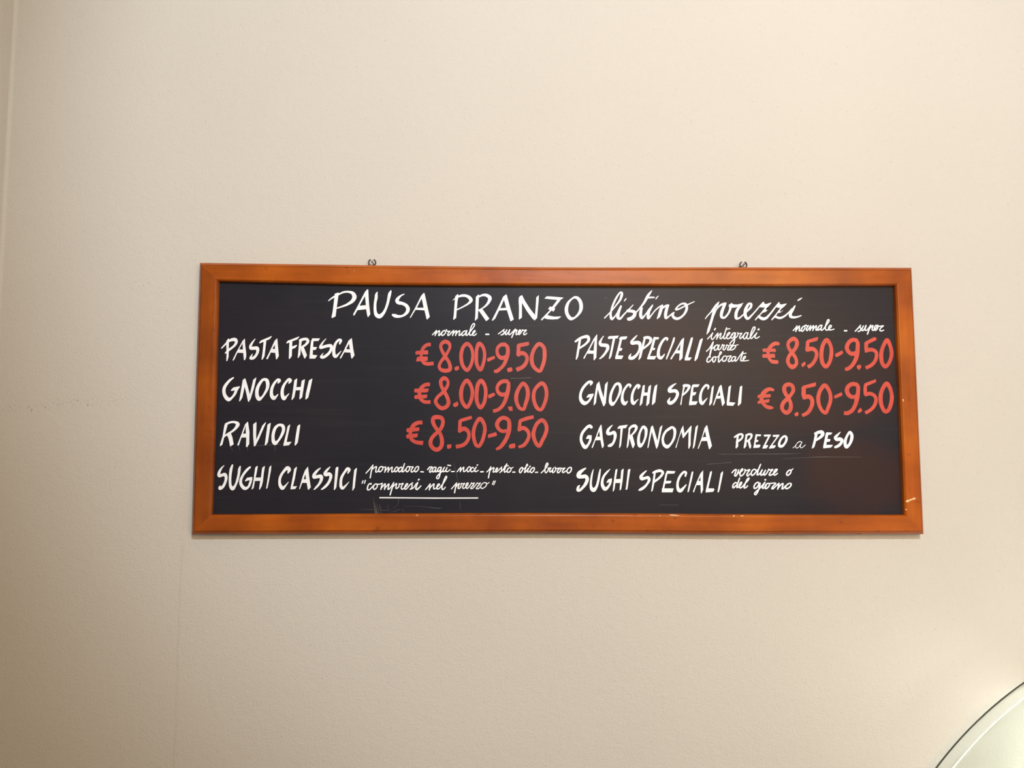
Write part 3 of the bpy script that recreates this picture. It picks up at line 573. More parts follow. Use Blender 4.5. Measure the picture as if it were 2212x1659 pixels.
s 4460,181,58 4387,197,77 4300,153,91 4232,66,91 4215,-21,83 4249,-108,68 4328,-176,77 4416,-193,68 4459,-197,19
p 4129,37 4145,71 4179,85 4404,91 4413,66 4407,28 4353,18 4138,12
p 4126,-84 4142,-55 4176,-41 4381,-11 4380,-60 4355,-87 4145,-113 4128,-99
c 4800,296,87 4723,271,83 4697,193,89 4726,96,83 4782,9,77 4826,-97,77 4825,-194,87 4784,-271,87 4724,-296,89 4660,-248,77 4640,-185,83 4674,-88,83 4752,-10,83 4841,87,74 4889,175,78 4869,267,79
p 4894,-324 4909,-305 4973,-276 4988,-329 4971,-363 4917,-373
p 5067,243 5159,234 5153,88 5142,-19 5088,-17 5059,78
p 5067,233 5102,272 5358,339 5376,336 5371,273 5346,254 5164,214
b 5114,30,91 5222,40,91 5276,-19,87 5282,-106,83 5235,-222,83 5173,-300,77 5062,-356,68
c 5558,279,87 5474,196,83 5421,69,83 5412,-38,83 5438,-163,74 5497,-265,74 5559,-297,74 5618,-182,77 5667,-47,78 5673,60,78 5640,182,80
p 5746,51 5772,75 5906,137 5929,85 5913,61 5769,2 5755,7
b 6264,286,78 6152,310,87 6064,266,87 6022,178,91 6058,81,91 6123,37,83 6216,47,78
b 6207,326,64 6258,264,82 6260,159,83 6235,33,97 6196,-113,83 6113,-249,83 6013,-303,83 5943,-300,77
p 6235,-254 6301,-186 6333,-249 6307,-278 6258,-302 6238,-292
p 6389,296 6450,286 6449,160 6437,53 6407,48 6375,91 6374,208
p 6389,301 6418,330 6647,414 6649,350 6455,267
b 6409,89,82 6527,106,78 6613,53,74 6633,-34,74 6588,-151,74 6504,-238,68 6395,-300,72
c 6874,322,87 6799,239,84 6745,112,87 6730,-5,91 6750,-151,83 6817,-267,83 6881,-245,83 6942,-121,83 6972,35,83 6958,161,78 6927,254,84
@item_text|w|white capitals GNOCCHI
s -6756,399,27 -6814,358,46 -6878,288,57 -6930,202,65 -6942,121,67 -6915,25,72 -6839,-51,76 -6772,-10,44 -6718,64,53 -6686,145,53
p -6802,140 -6752,198 -6616,225 -6620,203 -6660,141 -6722,136 -6792,126
p -6563,352 -6521,388 -6511,376 -6500,333 -6520,208 -6561,-12 -6606,-88 -6625,-84 -6605,45
p -6563,352 -6516,388 -6501,361 -6470,266 -6412,65 -6390,-40 -6426,-99 -6440,-93 -6478,65 -6516,208
p -6349,357 -6289,408 -6286,391 -6326,190 -6390,-40 -6426,-99 -6425,27 -6407,65 -6366,266
c -6141,363,52 -6203,295,57 -6253,190,67 -6266,94,71 -6252,8,76 -6215,-40,78 -6157,-1,44 -6094,95,50 -6053,190,63 -6049,286,73 -6074,353,69
s -5837,292,25 -5810,344,63 -5837,364,50 -5900,306,48 -5954,200,59 -5969,95,65 -5954,18,76 -5915,-20,78 -5873,9,44 -5831,59,17
s -5612,289,25 -5588,345,69 -5611,372,54 -5674,314,46 -5731,211,57 -5748,96,67 -5733,10,73 -5706,-29,73 -5657,19,38 -5605,74,15
p -5504,350 -5453,389 -5446,379 -5458,211 -5470,144 -5495,1 -5537,-57 -5553,-52 -5535,77
p -5352,341 -5295,373 -5287,356 -5334,1 -5376,-42 -5392,-37 -5384,97
p -5467,192 -5448,208 -5344,214 -5347,145 -5470,142
p -5204,346 -5139,390 -5134,375 -5163,212 -5210,-8 -5257,-47 -5269,-42 -5260,78
@item_text|w|white capitals GNOCCHI SPECIALI
s 632,268,23 653,325,67 610,336,58 533,278,54 455,171,54 421,55,56 434,-41,73 499,-108,83 577,-81,48 637,-2,44 674,64,39
p 544,12 587,75 694,93 692,66 664,17 616,17 553,7
p 761,288 812,344 821,337 786,182 761,47 745,-98 706,-153 694,-146 708,-2
p 763,288 816,344 849,192 901,18 953,-97 914,-170 894,-165 828,28 786,182
p 937,284 988,342 995,332 948,-97 914,-170 890,-78 906,8
c 1169,291,52 1112,212,48 1063,96,54 1044,-10,60 1051,-88,73 1083,-126,77 1138,-87,39 1207,29,40 1252,145,54 1256,241,64 1224,299,58
s 1457,223,23 1466,266,50 1430,283,46 1374,232,44 1314,125,48 1292,9,54 1303,-72,73 1339,-116,73 1375,-94,46 1407,-61,10
s 1628,199,25 1648,254,62 1619,269,52 1557,203,46 1508,87,50 1497,-9,56 1506,-82,67 1529,-115,58 1581,-67,31 1628,-24,12
p 1725,257 1764,277 1769,267 1758,136 1727,1 1711,-105 1672,-158 1657,-154 1674,-18
p 1846,238 1895,280 1900,263 1856,-105 1812,-161 1793,-153 1815,50
p 1748,119 1850,117 1839,52 1728,49
p 1973,248 2026,290 2029,273 1982,-85 1924,-143 1911,-134 1931,50
s 2423,308,17 2352,262,44 2290,196,68 2286,150,73 2351,153,68 2417,150,71 2452,100,64 2428,13,58 2357,-75,64 2289,-102,73 2260,-75,60 2275,-26,35 2297,17,8
p 2576,260 2601,302 2615,284 2604,216 2557,42 2530,-132 2511,-144 2506,-127 2544,81
s 2590,262,56 2658,267,58 2700,250,58 2671,178,44 2612,110,39 2555,66,37
p 2761,275 2785,291 2921,292 2886,237 2769,231
p 2750,246 2795,275 2777,130 2750,-59 2734,-141 2690,-143 2691,-112 2723,81
p 2758,125 2850,128 2820,67 2747,54
p 2696,-64 2874,-65 2836,-133 2690,-146
s 3094,194,23 3102,252,48 3062,276,48 2995,217,44 2944,111,48 2928,4,58 2940,-83,68 2964,-112,58 3022,-53,35 3076,8,10
p 3173,228 3213,271 3219,262 3194,82 3171,-92 3126,-152 3110,-145 3134,5
p 3329,243 3369,286 3382,248 3341,151 3265,-4 3214,-145 3192,-145 3195,-126 3272,83
p 3324,238 3369,286 3383,267 3408,102 3443,-91 3398,-157 3384,-154 3358,-4 3341,151
p 3286,49 3369,54 3338,-6 3265,-6
p 3528,243 3583,277 3566,180 3536,-81 3520,-144 3481,-139 3483,-72
p 3502,-76 3665,-89 3612,-156 3486,-147
p 3767,244 3806,268 3816,254 3783,-100 3729,-156 3712,-148 3727,-13
@item_text|w|white capitals RAVIOLI
p -6907,-570 -6847,-546 -6846,-584 -6892,-774 -6937,-977 -6978,-1009 -6990,-996 -6938,-802
s -6875,-558,48 -6787,-520,44 -6692,-518,49 -6637,-557,78 -6670,-631,57 -6743,-703,44 -6854,-772,38 -6900,-810,30
p -6849,-783 -6775,-736 -6739,-821 -6708,-972 -6776,-1015 -6789,-982 -6814,-859
p -6493,-569 -6438,-509 -6428,-527 -6481,-626 -6529,-764 -6555,-840 -6602,-991 -6626,-999 -6633,-977 -6553,-754
p -6493,-569 -6442,-509 -6428,-519 -6394,-716 -6391,-962 -6432,-1027 -6456,-1024 -6457,-830 -6477,-626
p -6539,-762 -6515,-752 -6440,-749 -6438,-830 -6560,-832
p -6323,-560 -6263,-512 -6256,-526 -6253,-858 -6245,-972 -6282,-1012 -6296,-1005 -6317,-782
p -6133,-583 -6069,-514 -6061,-526 -6192,-849 -6268,-1009 -6283,-972 -6244,-858
p -6030,-568 -5970,-526 -5964,-545 -5988,-734 -6011,-929 -6056,-992 -6075,-986 -6056,-810
c -5803,-576,51 -5866,-630,59 -5905,-744,63 -5909,-848,66 -5891,-924,76 -5862,-947,76 -5802,-895,44 -5730,-772,57 -5699,-668,63 -5715,-596,68 -5760,-573,55
p -5618,-601 -5576,-561 -5566,-577 -5600,-753 -5629,-914 -5641,-994 -5693,-997 -5694,-971 -5647,-762
p -5681,-924 -5528,-917 -5580,-988 -5693,-1001
p -5419,-596 -5373,-558 -5360,-581 -5402,-933 -5447,-994 -5468,-985 -5448,-800
@item_text|w|white capitals GASTRONOMIA
s 643,-606,61 617,-584,67 583,-589,59 515,-649,54 449,-743,54 428,-848,54 448,-934,63 513,-1020,77 573,-970,48 619,-876,48 628,-804,42
p 533,-833 572,-771 649,-773 649,-814 605,-846 538,-850
p 799,-637 843,-552 857,-569 808,-685 764,-799 730,-876 671,-1029 652,-1038 647,-1019 735,-809
p 802,-627 843,-552 857,-565 878,-809 904,-986 878,-1038 863,-1033 831,-876 808,-685
p 750,-804 827,-801 840,-874 727,-878
s 1084,-562,13 1035,-609,38 988,-675,58 990,-734,73 1048,-737,63 1116,-713,65 1138,-765,65 1124,-866,50 1080,-952,50 1037,-981,65 1005,-992,48
p 1184,-626 1228,-576 1402,-554 1363,-624 1189,-638
p 1252,-631 1300,-626 1258,-980 1231,-1036 1216,-1028 1240,-818
p 1425,-626 1454,-597 1443,-770 1417,-971 1387,-1036 1375,-1028 1399,-818
s 1435,-645,42 1480,-594,50 1554,-578,63 1582,-608,58 1555,-683,44 1488,-760,35 1418,-808,38
p 1428,-789 1501,-774 1547,-961 1512,-1037 1495,-1033 1437,-837
c 1729,-595,52 1662,-693,44 1627,-817,54 1625,-922,63 1654,-989,79 1698,-961,48 1757,-846,44 1782,-731,56 1777,-640,63
p 1883,-606 1913,-569 1927,-577 1922,-625 1901,-702 1830,-1018 1815,-1037 1806,-1032 1842,-817
p 1883,-606 1918,-569 1932,-587 2015,-884 2033,-979 2003,-1048 1988,-1041 1906,-707
p 2072,-610 2121,-562 2125,-572 2033,-979 2003,-1048 1990,-960 2020,-874
c 2329,-605,48 2272,-634,54 2194,-692,48 2139,-797,48 2128,-883,50 2156,-970,63 2216,-1008,73 2286,-960,46 2356,-845,48 2382,-739,54 2376,-648,60
p 2516,-643 2556,-571 2566,-581 2525,-691 2465,-835 2409,-1031 2389,-1031 2395,-1007 2481,-758
p 2523,-634 2559,-571 2583,-729 2567,-825 2547,-827 2523,-686
p 2578,-739 2716,-580 2735,-571 2730,-595 2675,-686 2559,-830 2548,-806
p 2671,-672 2735,-571 2735,-595 2714,-768 2707,-978 2674,-1047 2659,-1045 2668,-796
p 2817,-604 2861,-558 2869,-570 2795,-988 2765,-1047 2751,-1040
p 3005,-623 3055,-556 3064,-575 3009,-690 2963,-810 2937,-892 2872,-1050 2854,-1050 2863,-1016 2944,-815
p 3003,-623 3055,-556 3064,-570 3113,-815 3153,-987 3108,-1056 3089,-1052 3053,-882 3014,-681
p 2958,-810 3065,-805 3078,-887 2933,-890
@item_text|w|white capitals PREZZO a PESO
s 3631,-807,35 3711,-758,40 3775,-747,44 3801,-771,42 3778,-833,38 3708,-889,38 3662,-907,21
p 3677,-776 3712,-728 3721,-766 3704,-891 3701,-996 3666,-1039 3645,-1035 3658,-910
p 3862,-766 3901,-756 3878,-910 3871,-996 3831,-1039 3814,-1032 3839,-891
s 3876,-769,40 3935,-746,40 3985,-756,46 3977,-814,39 3922,-873,35 3863,-902,33
p 3902,-890 3947,-862 3975,-996 3962,-1039 3937,-1039
p 4071,-746 4182,-751 4188,-770 4176,-786 4079,-786
p 4070,-761 4109,-761 4065,-957 4049,-1029 4017,-1026 4024,-996
p 4077,-863 4126,-866 4125,-890 4105,-909 4066,-909
p 4031,-967 4164,-962 4166,-986 4141,-1024 4020,-1032
p 4240,-765 4260,-755 4395,-753 4380,-789 4254,-796
p 4341,-779 4390,-760 4273,-976 4228,-1043 4207,-1042 4211,-1024
p 4229,-981 4327,-971 4326,-995 4291,-1039 4210,-1043
p 4429,-770 4449,-760 4575,-755 4554,-798 4438,-801
p 4521,-792 4575,-765 4414,-976 4364,-1043 4346,-1039 4355,-1015
p 4375,-981 4487,-974 4481,-1005 4451,-1034 4354,-1043
c 4681,-786,44 4614,-832,44 4562,-937,48 4571,-990,60 4617,-995,54 4679,-937,44 4715,-860,50 4712,-803,48
s 4849,-1028,13 4891,-995,13 4951,-920,13 4994,-896,13 5039,-906,13
s 4984,-900,13 4931,-942,13 4906,-995,13 4919,-1030,15 4958,-1021,13 5017,-946,13 5042,-910,13
s 5039,-908,15 5008,-975,15 5003,-1014,15 5024,-1028,13 5073,-999,13 5110,-964,12
p 5321,-725 5384,-705 5351,-840 5335,-898 5297,-1013 5252,-1042 5243,-1033 5287,-879
s 5330,-732,56 5404,-701,64 5470,-703,75 5483,-742,73 5440,-800,58 5340,-867,42
p 5550,-715 5574,-703 5686,-710 5656,-753 5558,-763
p 5549,-724 5603,-734 5552,-955 5535,-1032 5483,-1032 5488,-984
p 5555,-845 5628,-842 5642,-859 5622,-898 5544,-905
p 5493,-965 5683,-965 5682,-984 5642,-1022 5486,-1037
s 5854,-700,15 5792,-760,44 5748,-816,68 5771,-851,69 5845,-846,77 5884,-870,68 5864,-926,58 5804,-984,58 5737,-1013,46
c 6057,-699,52 5998,-772,48 5956,-868,58 5948,-955,68 5971,-1005,73 6030,-964,54 6083,-858,64 6094,-757,66
@item_text|w|white capitals SUGHI CLASSICI
s -6889,-1402,11 -6945,-1465,38 -6987,-1557,57 -6981,-1612,62 -6922,-1597,59 -6866,-1587,68 -6840,-1642,59 -6856,-1745,53 -6905,-1839,57 -6958,-1871,58 -6964,-1843,45 -6950,-1812,13
s -6720,-1396,34 -6743,-1473,55 -6757,-1595,53 -6758,-1726,53 -6744,-1820,59 -6702,-1870,77 -6651,-1811,47 -6608,-1689,49 -6583,-1557,51 -6575,-1473,51 -6561,-1421,25
s -6362,-1437,38 -6418,-1487,49 -6498,-1595,47 -6542,-1707,55 -6529,-1792,62 -6454,-1867,68 -6387,-1839,47 -6348,-1754,49 -6330,-1679,43
p -6459,-1712 -6414,-1651 -6311,-1634 -6308,-1674 -6337,-1700 -6384,-1703 -6449,-1724
p -6255,-1444 -6214,-1408 -6204,-1425 -6224,-1557 -6244,-1660 -6276,-1857 -6303,-1887 -6318,-1881 -6289,-1745
p -6114,-1449 -6068,-1411 -6060,-1425 -6078,-1557 -6092,-1726 -6113,-1820 -6149,-1890 -6165,-1887 -6152,-1764 -6136,-1660
p -6245,-1649 -6123,-1646 -6125,-1715 -6261,-1717
p -5973,-1444 -5937,-1399 -5929,-1411 -5934,-1500 -5970,-1726 -5995,-1857 -6013,-1876 -6023,-1867 -5984,-1566
s -5586,-1555,23 -5565,-1486,76 -5598,-1450,72 -5672,-1519,53 -5735,-1623,53 -5753,-1726,53 -5735,-1810,66 -5691,-1862,72 -5636,-1818,38 -5572,-1737,11
p -5463,-1472 -5417,-1427 -5407,-1439 -5444,-1669 -5478,-1820 -5495,-1881 -5523,-1885 -5526,-1862 -5483,-1613
p -5515,-1829 -5395,-1820 -5430,-1878 -5523,-1887
p -5241,-1500 -5186,-1425 -5179,-1443 -5235,-1571 -5265,-1688 -5292,-1754 -5336,-1881 -5352,-1885 -5346,-1848 -5285,-1622
p -5241,-1500 -5186,-1425 -5179,-1439 -5148,-1669 -5115,-1843 -5157,-1895 -5174,-1890 -5202,-1754 -5235,-1571
p -5283,-1698 -5246,-1681 -5199,-1679 -5183,-1756 -5296,-1754
s -4931,-1454,21 -4996,-1511,47 -5058,-1601,63 -5055,-1639,63 -4984,-1627,66 -4912,-1624,74 -4905,-1688,63 -4950,-1782,47 -5007,-1848,40 -5049,-1890,19
s -4731,-1428,15 -4789,-1490,46 -4837,-1566,57 -4821,-1590,63 -4749,-1575,72 -4714,-1605,64 -4723,-1678,57 -4771,-1773,53 -4838,-1845,47 -4896,-1887,25
p -4619,-1462 -4601,-1433 -4563,-1429 -4561,-1462 -4574,-1613 -4597,-1848 -4629,-1899 -4646,-1895 -4634,-1678
s -4365,-1558,23 -4340,-1485,59 -4372,-1464,57 -4427,-1528,47 -4491,-1641,53 -4507,-1744,55 -4497,-1834,62 -4470,-1864,57 -4405,-1810,34 -4339,-1732,9
p -4236,-1490 -4190,-1447 -4183,-1461 -4205,-1659 -4220,-1848 -4257,-1911 -4269,-1909 -4256,-1697
@note_text|w|small white cursive note of sauces pomodoro to burro
s -3997,-1558,21 -3928,-1482,23 -3855,-1393,23
l -3855,-1393,23 -3889,-1527,25 -3909,-1652,25
s -3885,-1494,21 -3829,-1444,23 -3782,-1423,23 -3793,-1480,23 -3796,-1534,23 -3771,-1532,23 -3729,-1480,20
c -3678,-1421,23 -3718,-1442,23 -3738,-1489,23 -3722,-1529,25 -3681,-1508,23 -3652,-1452,23
s -3662,-1425,20 -3630,-1437,20 -3597,-1431,21
l -3595,-1428,21 -3613,-1538,23
s -3607,-1518,21 -3568,-1463,21 -3536,-1435,21 -3540,-1480,23 -3547,-1535,23
s -3537,-1508,21 -3493,-1453,21 -3460,-1433,21 -3467,-1480,23 -3469,-1530,23 -3443,-1527,23 -3405,-1478,21
c -3361,-1431,23 -3398,-1456,23 -3412,-1506,23 -3390,-1529,25 -3357,-1499,25 -3341,-1451,23
s -3341,-1447,18 -3313,-1456,18 -3294,-1442,20
c -3268,-1434,23 -3308,-1447,23 -3331,-1489,25 -3321,-1529,25 -3291,-1520,25 -3258,-1470,23
s -3210,-1361,23 -3237,-1451,25 -3257,-1527,25 -3231,-1525,23 -3189,-1480,21
c -3129,-1419,23 -3164,-1444,23 -3180,-1497,25 -3158,-1529,25 -3120,-1498,25 -3104,-1446,23
s -3105,-1423,21 -3067,-1430,21 -3031,-1427,21 -3064,-1480,23 -3073,-1525,23 -3054,-1534,23 -3004,-1494,21
c -2945,-1420,23 -2984,-1451,23 -3002,-1501,25 -2988,-1529,25 -2952,-1513,25 -2922,-1462,25 -2923,-1425,23
l -2874,-1527,25 -2821,-1531,25
s -2737,-1484,25 -2692,-1430,25
s -2692,-1430,23 -2640,-1432,23 -2679,-1479,23 -2696,-1527,25 -2683,-1539,23 -2639,-1503,21
c -2590,-1432,23 -2623,-1456,23 -2639,-1503,25 -2623,-1533,25 -2592,-1506,23 -2566,-1446,23
s -2562,-1439,23 -2575,-1493,23 -2577,-1528,23 -2552,-1525,23 -2521,-1479,21
c -2486,-1434,23 -2516,-1458,23 -2531,-1500,25 -2514,-1524,25 -2483,-1495,23 -2459,-1451,23
s -2455,-1437,23 -2473,-1526,25 -2494,-1628,25 -2519,-1668,25 -2550,-1657,23 -2536,-1616,23 -2477,-1557,23 -2411,-1489,21
s -2388,-1434,23 -2419,-1489,25 -2419,-1524,25 -2390,-1522,23 -2340,-1460,21
s -2336,-1441,23 -2357,-1488,25 -2354,-1524,25 -2326,-1522,23 -2274,-1484,21
l -2322,-1394,25 -2265,-1401,25
l -2248,-1524,23 -2188,-1521,23
s -2128,-1526,21 -2087,-1471,21 -2054,-1436,21
l -2054,-1436,21 -2066,-1526,23
s -2061,-1512,21 -2021,-1457,21 -1991,-1433,21 -1997,-1479,23 -1994,-1524,23 -1968,-1517,21 -1933,-1477,20
c -1874,-1424,21 -1909,-1447,23 -1926,-1498,23 -1905,-1529,23 -1871,-1498,23 -1852,-1446,21
s -1788,-1455,20 -1807,-1436,21 -1838,-1460,23 -1852,-1505,23 -1828,-1529,23 -1792,-1507,21 -1741,-1436,20
s -1736,-1431,23 -1762,-1479,23 -1766,-1519,23 -1743,-1524,23 -1693,-1497,20
l -1719,-1391,25 -1707,-1387,23
l -1645,-1528,27 -1593,-1526,27
s -1520,-1532,20 -1477,-1490,21 -1435,-1426,21
l -1435,-1426,23 -1463,-1535,25 -1486,-1651,25
s -1458,-1504,21 -1411,-1461,21 -1373,-1442,23 -1380,-1488,23 -1389,-1533,23 -1361,-1529,23 -1320,-1499,21 -1299,-1469,21 -1301,-1447,21 -1323,-1461,23 -1336,-1502,23 -1327,-1533,23 -1294,-1514,21 -1249,-1467,21 -1211,-1429,20
s -1225,-1445,21 -1215,-1478,23 -1220,-1514,23 -1251,-1543,23
s -1249,-1543,20 -1201,-1502,21 -1149,-1431,23 -1108,-1366,23
s -1109,-1366,25 -1142,-1450,25 -1161,-1514,25 -1151,-1537,23 -1111,-1508,21
l -1154,-1414,22 -1077,-1402,22
c -1054,-1442,23 -1087,-1471,25 -1103,-1511,25 -1085,-1538,25 -1049,-1527,25 -1022,-1488,23 -1025,-1452,23
s -1039,-1445,20 -1011,-1454,20 -973,-1431,13
l -985,-1535,25 -939,-1533,25
c -787,-1438,25 -828,-1461,25 -850,-1516,25 -832,-1547,25 -801,-1516,25 -777,-1464,25
s -782,-1454,22 -758,-1468,22 -715,-1430,23 -679,-1385,23 -688,-1369,23 -710,-1421,25 -732,-1497,25 -742,-1542,25 -713,-1521,23 -656,-1448,23
s -656,-1449,25 -675,-1497,25 -675,-1533,25 -646,-1528,22 -624,-1502,20
l -632,-1423,30 -627,-1411,27
c -567,-1442,25 -600,-1465,25 -624,-1516,25 -603,-1544,25 -570,-1525,25 -541,-1478,25 -543,-1446,25
l -517,-1539,25 -472,-1536,25
s -398,-1549,22 -343,-1497,23 -285,-1421,25 -258,-1366,25 -274,-1347,25 -299,-1383,25 -317,-1459,25 -319,-1523,25 -300,-1547,25 -268,-1515,23 -249,-1470,22 -257,-1454,22 -199,-1447,22
s -199,-1447,23 -221,-1487,25 -222,-1528,25 -198,-1525,23 -152,-1468,22
s -142,-1447,23 -164,-1496,25 -161,-1542,25 -140,-1537,23 -99,-1482,22 -108,-1435,22
s -111,-1433,23 -89,-1460,23 -18,-1449,22 -54,-1496,25 -66,-1534,25 -47,-1547,25 -8,-1515,23 13,-1454,22
s 9,-1447,23 32,-1460,23 92,-1449,22 56,-1487,25 39,-1530,25 58,-1542,25 111,-1508,22
c 202,-1436,25 159,-1458,25 132,-1513,25 156,-1551,27 199,-1532,27 224,-1477,27 221,-1441,25
@note_text|w|small white cursive note compresi nel prezzo
l -4053,-1713,23 -4072,-1763,21
l -4006,-1704,23 -4025,-1765,21
s -3890,-1788,20 -3885,-1767,21 -3930,-1779,25 -3958,-1838,27 -3957,-1893,27 -3924,-1894,25 -3873,-1847,23 -3828,-1796,21
c -3789,-1774,23 -3826,-1802,25 -3843,-1857,25 -3822,-1887,25 -3778,-1857,25 -3760,-1805,23
s -3767,-1777,21 -3724,-1783,21 -3660,-1763,21
l -3659,-1763,23 -3688,-1887,25
s -3682,-1866,23 -3639,-1812,23 -3599,-1770,23 -3606,-1829,25 -3612,-1887,25
s -3608,-1866,23 -3563,-1812,23 -3523,-1774,23 -3533,-1838,25 -3541,-1887,25 -3513,-1876,23 -3473,-1824,23 -3425,-1746,21
l -3429,-1753,25 -3459,-1866,27 -3496,-1998,25
s -3448,-1838,23 -3403,-1793,23 -3367,-1765,23 -3377,-1819,25 -3380,-1864,25 -3355,-1864,25 -3319,-1829,23 -3313,-1770,21 -3292,-1781,23 -3231,-1763,21 -3264,-1819,23 -3271,-1866,25 -3248,-1885,25 -3208,-1855,23 -3157,-1812,23 -3140,-1774,23 -3159,-1769,23 -3188,-1810,25 -3201,-1864,25 -3182,-1885,25 -3137,-1847,23 -3091,-1791,23 -3036,-1751,21
s -3053,-1772,23 -3051,-1819,25 -3060,-1866,25 -3088,-1885,25
s -3085,-1885,21 -3024,-1857,23 -2968,-1777,23 -2935,-1748,23
s -2935,-1751,27 -2961,-1819,29 -2970,-1874,32 -2948,-1888,32 -2910,-1857,27 -2868,-1814,21
l -2923,-1695,27 -2909,-1682,30
s -2773,-1891,21 -2721,-1830,23 -2679,-1774,23
l -2679,-1774,23 -2697,-1896,25
s -2690,-1871,23 -2646,-1811,23 -2600,-1774,23 -2607,-1828,25 -2605,-1874,25 -2577,-1871,23 -2532,-1833,23 -2492,-1795,23 -2491,-1776,23 -2518,-1783,23 -2539,-1828,25 -2534,-1878,25 -2501,-1871,23 -2447,-1809,23 -2381,-1715,23 -2341,-1632,23 -2353,-1618,23 -2384,-1668,23 -2417,-1762,25 -2440,-1847,27 -2430,-1888,27 -2399,-1878,23 -2369,-1841,20
l -3706,-2056,25 -3626,-2056,25 -3191,-2059,24 -2577,-2064,25 -1704,-2062,25
s -2244,-1877,21 -2199,-1825,23 -2138,-1755,23
l -2138,-1758,25 -2161,-1857,27 -2179,-1955,25
s -2153,-1838,23 -2114,-1792,23 -2083,-1764,23 -2097,-1819,25 -2106,-1864,25 -2075,-1864,23 -2047,-1814,21 -2043,-1762,21 -2024,-1774,21 -1971,-1762,21 -2003,-1809,23 -2015,-1856,23 -1995,-1866,23 -1957,-1845,21 -1910,-1792,23 -1902,-1755,21 -1927,-1764,23 -1946,-1809,25 -1941,-1856,25 -1914,-1864,23 -1867,-1814,21 -1829,-1753,20
s -1832,-1753,21 -1813,-1770,21 -1772,-1753,20 -1808,-1809,20 -1850,-1866,20 -1814,-1868,21 -1772,-1828,20 -1713,-1751,20
s -1713,-1753,20 -1689,-1770,20 -1649,-1753,20 -1694,-1814,20 -1736,-1868,20 -1696,-1873,21 -1653,-1838,20 -1629,-1800,16
l -1819,-1814,16 -1793,-1814,14
l -1703,-1812,16 -1677,-1812,14
c -1573,-1750,18 -1620,-1781,18 -1645,-1833,18 -1624,-1866,21 -1567,-1847,20 -1527,-1800,18 -1525,-1757,18
s -1539,-1760,16 -1508,-1771,16 -1468,-1743,13
l -1376,-1715,20 -1404,-1786,18
l -1343,-1715,20 -1375,-1792,18
@item_text|w|white capitals SUGHI SPECIALI
s 520,-1453,27 452,-1498,57 382,-1563,82 373,-1618,82 442,-1626,73 517,-1621,78 551,-1667,74 529,-1752,67 460,-1847,53 383,-1908,53 352,-1903,50 366,-1837,48 391,-1809,25
s 679,-1479,15 653,-1572,36 632,-1695,40 625,-1799,48 643,-1875,72 681,-1899,82 739,-1837,53 778,-1714,48 803,-1581,44 823,-1479,27
s 1024,-1472,13 969,-1526,38 894,-1619,46 861,-1723,53 868,-1809,67 918,-1878,76 988,-1828,48 1032,-1742,46 1047,-1676,34
p 948,-1738 992,-1676 1054,-1667 1056,-1709 1025,-1742 1001,-1742 953,-1752
p 1137,-1486 1166,-1465 1179,-1481 1145,-1676 1115,-1875 1095,-1927 1076,-1927 1092,-1771
p 1257,-1496 1301,-1458 1307,-1477 1284,-1704 1253,-1875 1234,-1905 1217,-1899 1236,-1723
p 1131,-1676 1265,-1671 1259,-1752 1116,-1757
p 1396,-1486 1425,-1467 1449,-1476 1439,-1524 1413,-1676 1383,-1875 1358,-1899 1344,-1889 1365,-1742
s 1777,-1505,21 1717,-1559,44 1665,-1624,63 1679,-1664,73 1745,-1657,57 1810,-1644,63 1834,-1687,59 1793,-1771,44 1723,-1846,53 1655,-1887,53 1622,-1901,29
p 1933,-1547 1972,-1538 1945,-1742 1904,-1913 1885,-1933 1873,-1922 1897,-1771
s 1921,-1543,42 1987,-1516,55 2071,-1503,57 2119,-1538,54 2091,-1600,48 2013,-1676,44 1934,-1731,44
p 2189,-1523 2219,-1504 2382,-1514 2357,-1561 2198,-1566
p 2179,-1552 2223,-1533 2146,-1856 2135,-1941 2092,-1939 2097,-1913
p 2148,-1714 2287,-1709 2295,-1728 2272,-1761 2138,-1770
p 2098,-1865 2340,-1865 2315,-1946 2092,-1946
s 2587,-1614,33 2600,-1540,48 2564,-1528,46 2488,-1599,48 2433,-1713,48 2421,-1818,54 2445,-1901,73 2481,-1913,73 2541,-1860,48 2600,-1792,23
p 2718,-1533 2738,-1514 2755,-1528 2731,-1647 2659,-1922 2639,-1948 2625,-1936 2641,-1856
p 2901,-1561 2960,-1493 2959,-1523 2900,-1628 2855,-1713 2815,-1799 2764,-1941 2740,-1946 2745,-1913 2821,-1732
p 2906,-1552 2960,-1493 2951,-1723 2952,-1894 2917,-1968 2903,-1960 2897,-1770
p 2845,-1708 2917,-1718 2916,-1797 2805,-1799
p 3104,-1528 3128,-1509 3144,-1523 3132,-1580 3059,-1865 3028,-1941 3004,-1941 3005,-1913
p 3015,-1870 3054,-1865 3174,-1865 3188,-1889 3158,-1936 3004,-1948
p 3325,-1556 3364,-1513 3376,-1523 3368,-1570 3299,-1875 3278,-1936 3264,-1950 3249,-1941 3266,-1856
@note_text|w|small white cursive note verdure o del giorno
s 3561,-1542,27 3613,-1489,27 3650,-1480,27 3628,-1551,29 3615,-1604,29 3639,-1608,29 3682,-1542,27 3700,-1484,25
s 3688,-1556,25 3742,-1522,27 3784,-1489,27 3782,-1463,27 3753,-1484,29 3729,-1551,29 3732,-1608,29 3769,-1599,27 3827,-1532,25 3835,-1480,25
s 3830,-1475,27 3851,-1499,27 3934,-1479,25 3894,-1532,27 3869,-1587,29 3882,-1610,29 3934,-1568,25
s 4071,-1498,27 4033,-1472,27 3986,-1498,27 3961,-1551,29 3972,-1597,29 4016,-1578,29 4071,-1513,29 4120,-1465,23
l 4161,-1371,27 4110,-1484,29 4081,-1587,29
s 4081,-1587,27 4117,-1581,27 4167,-1522,25 4192,-1484,25
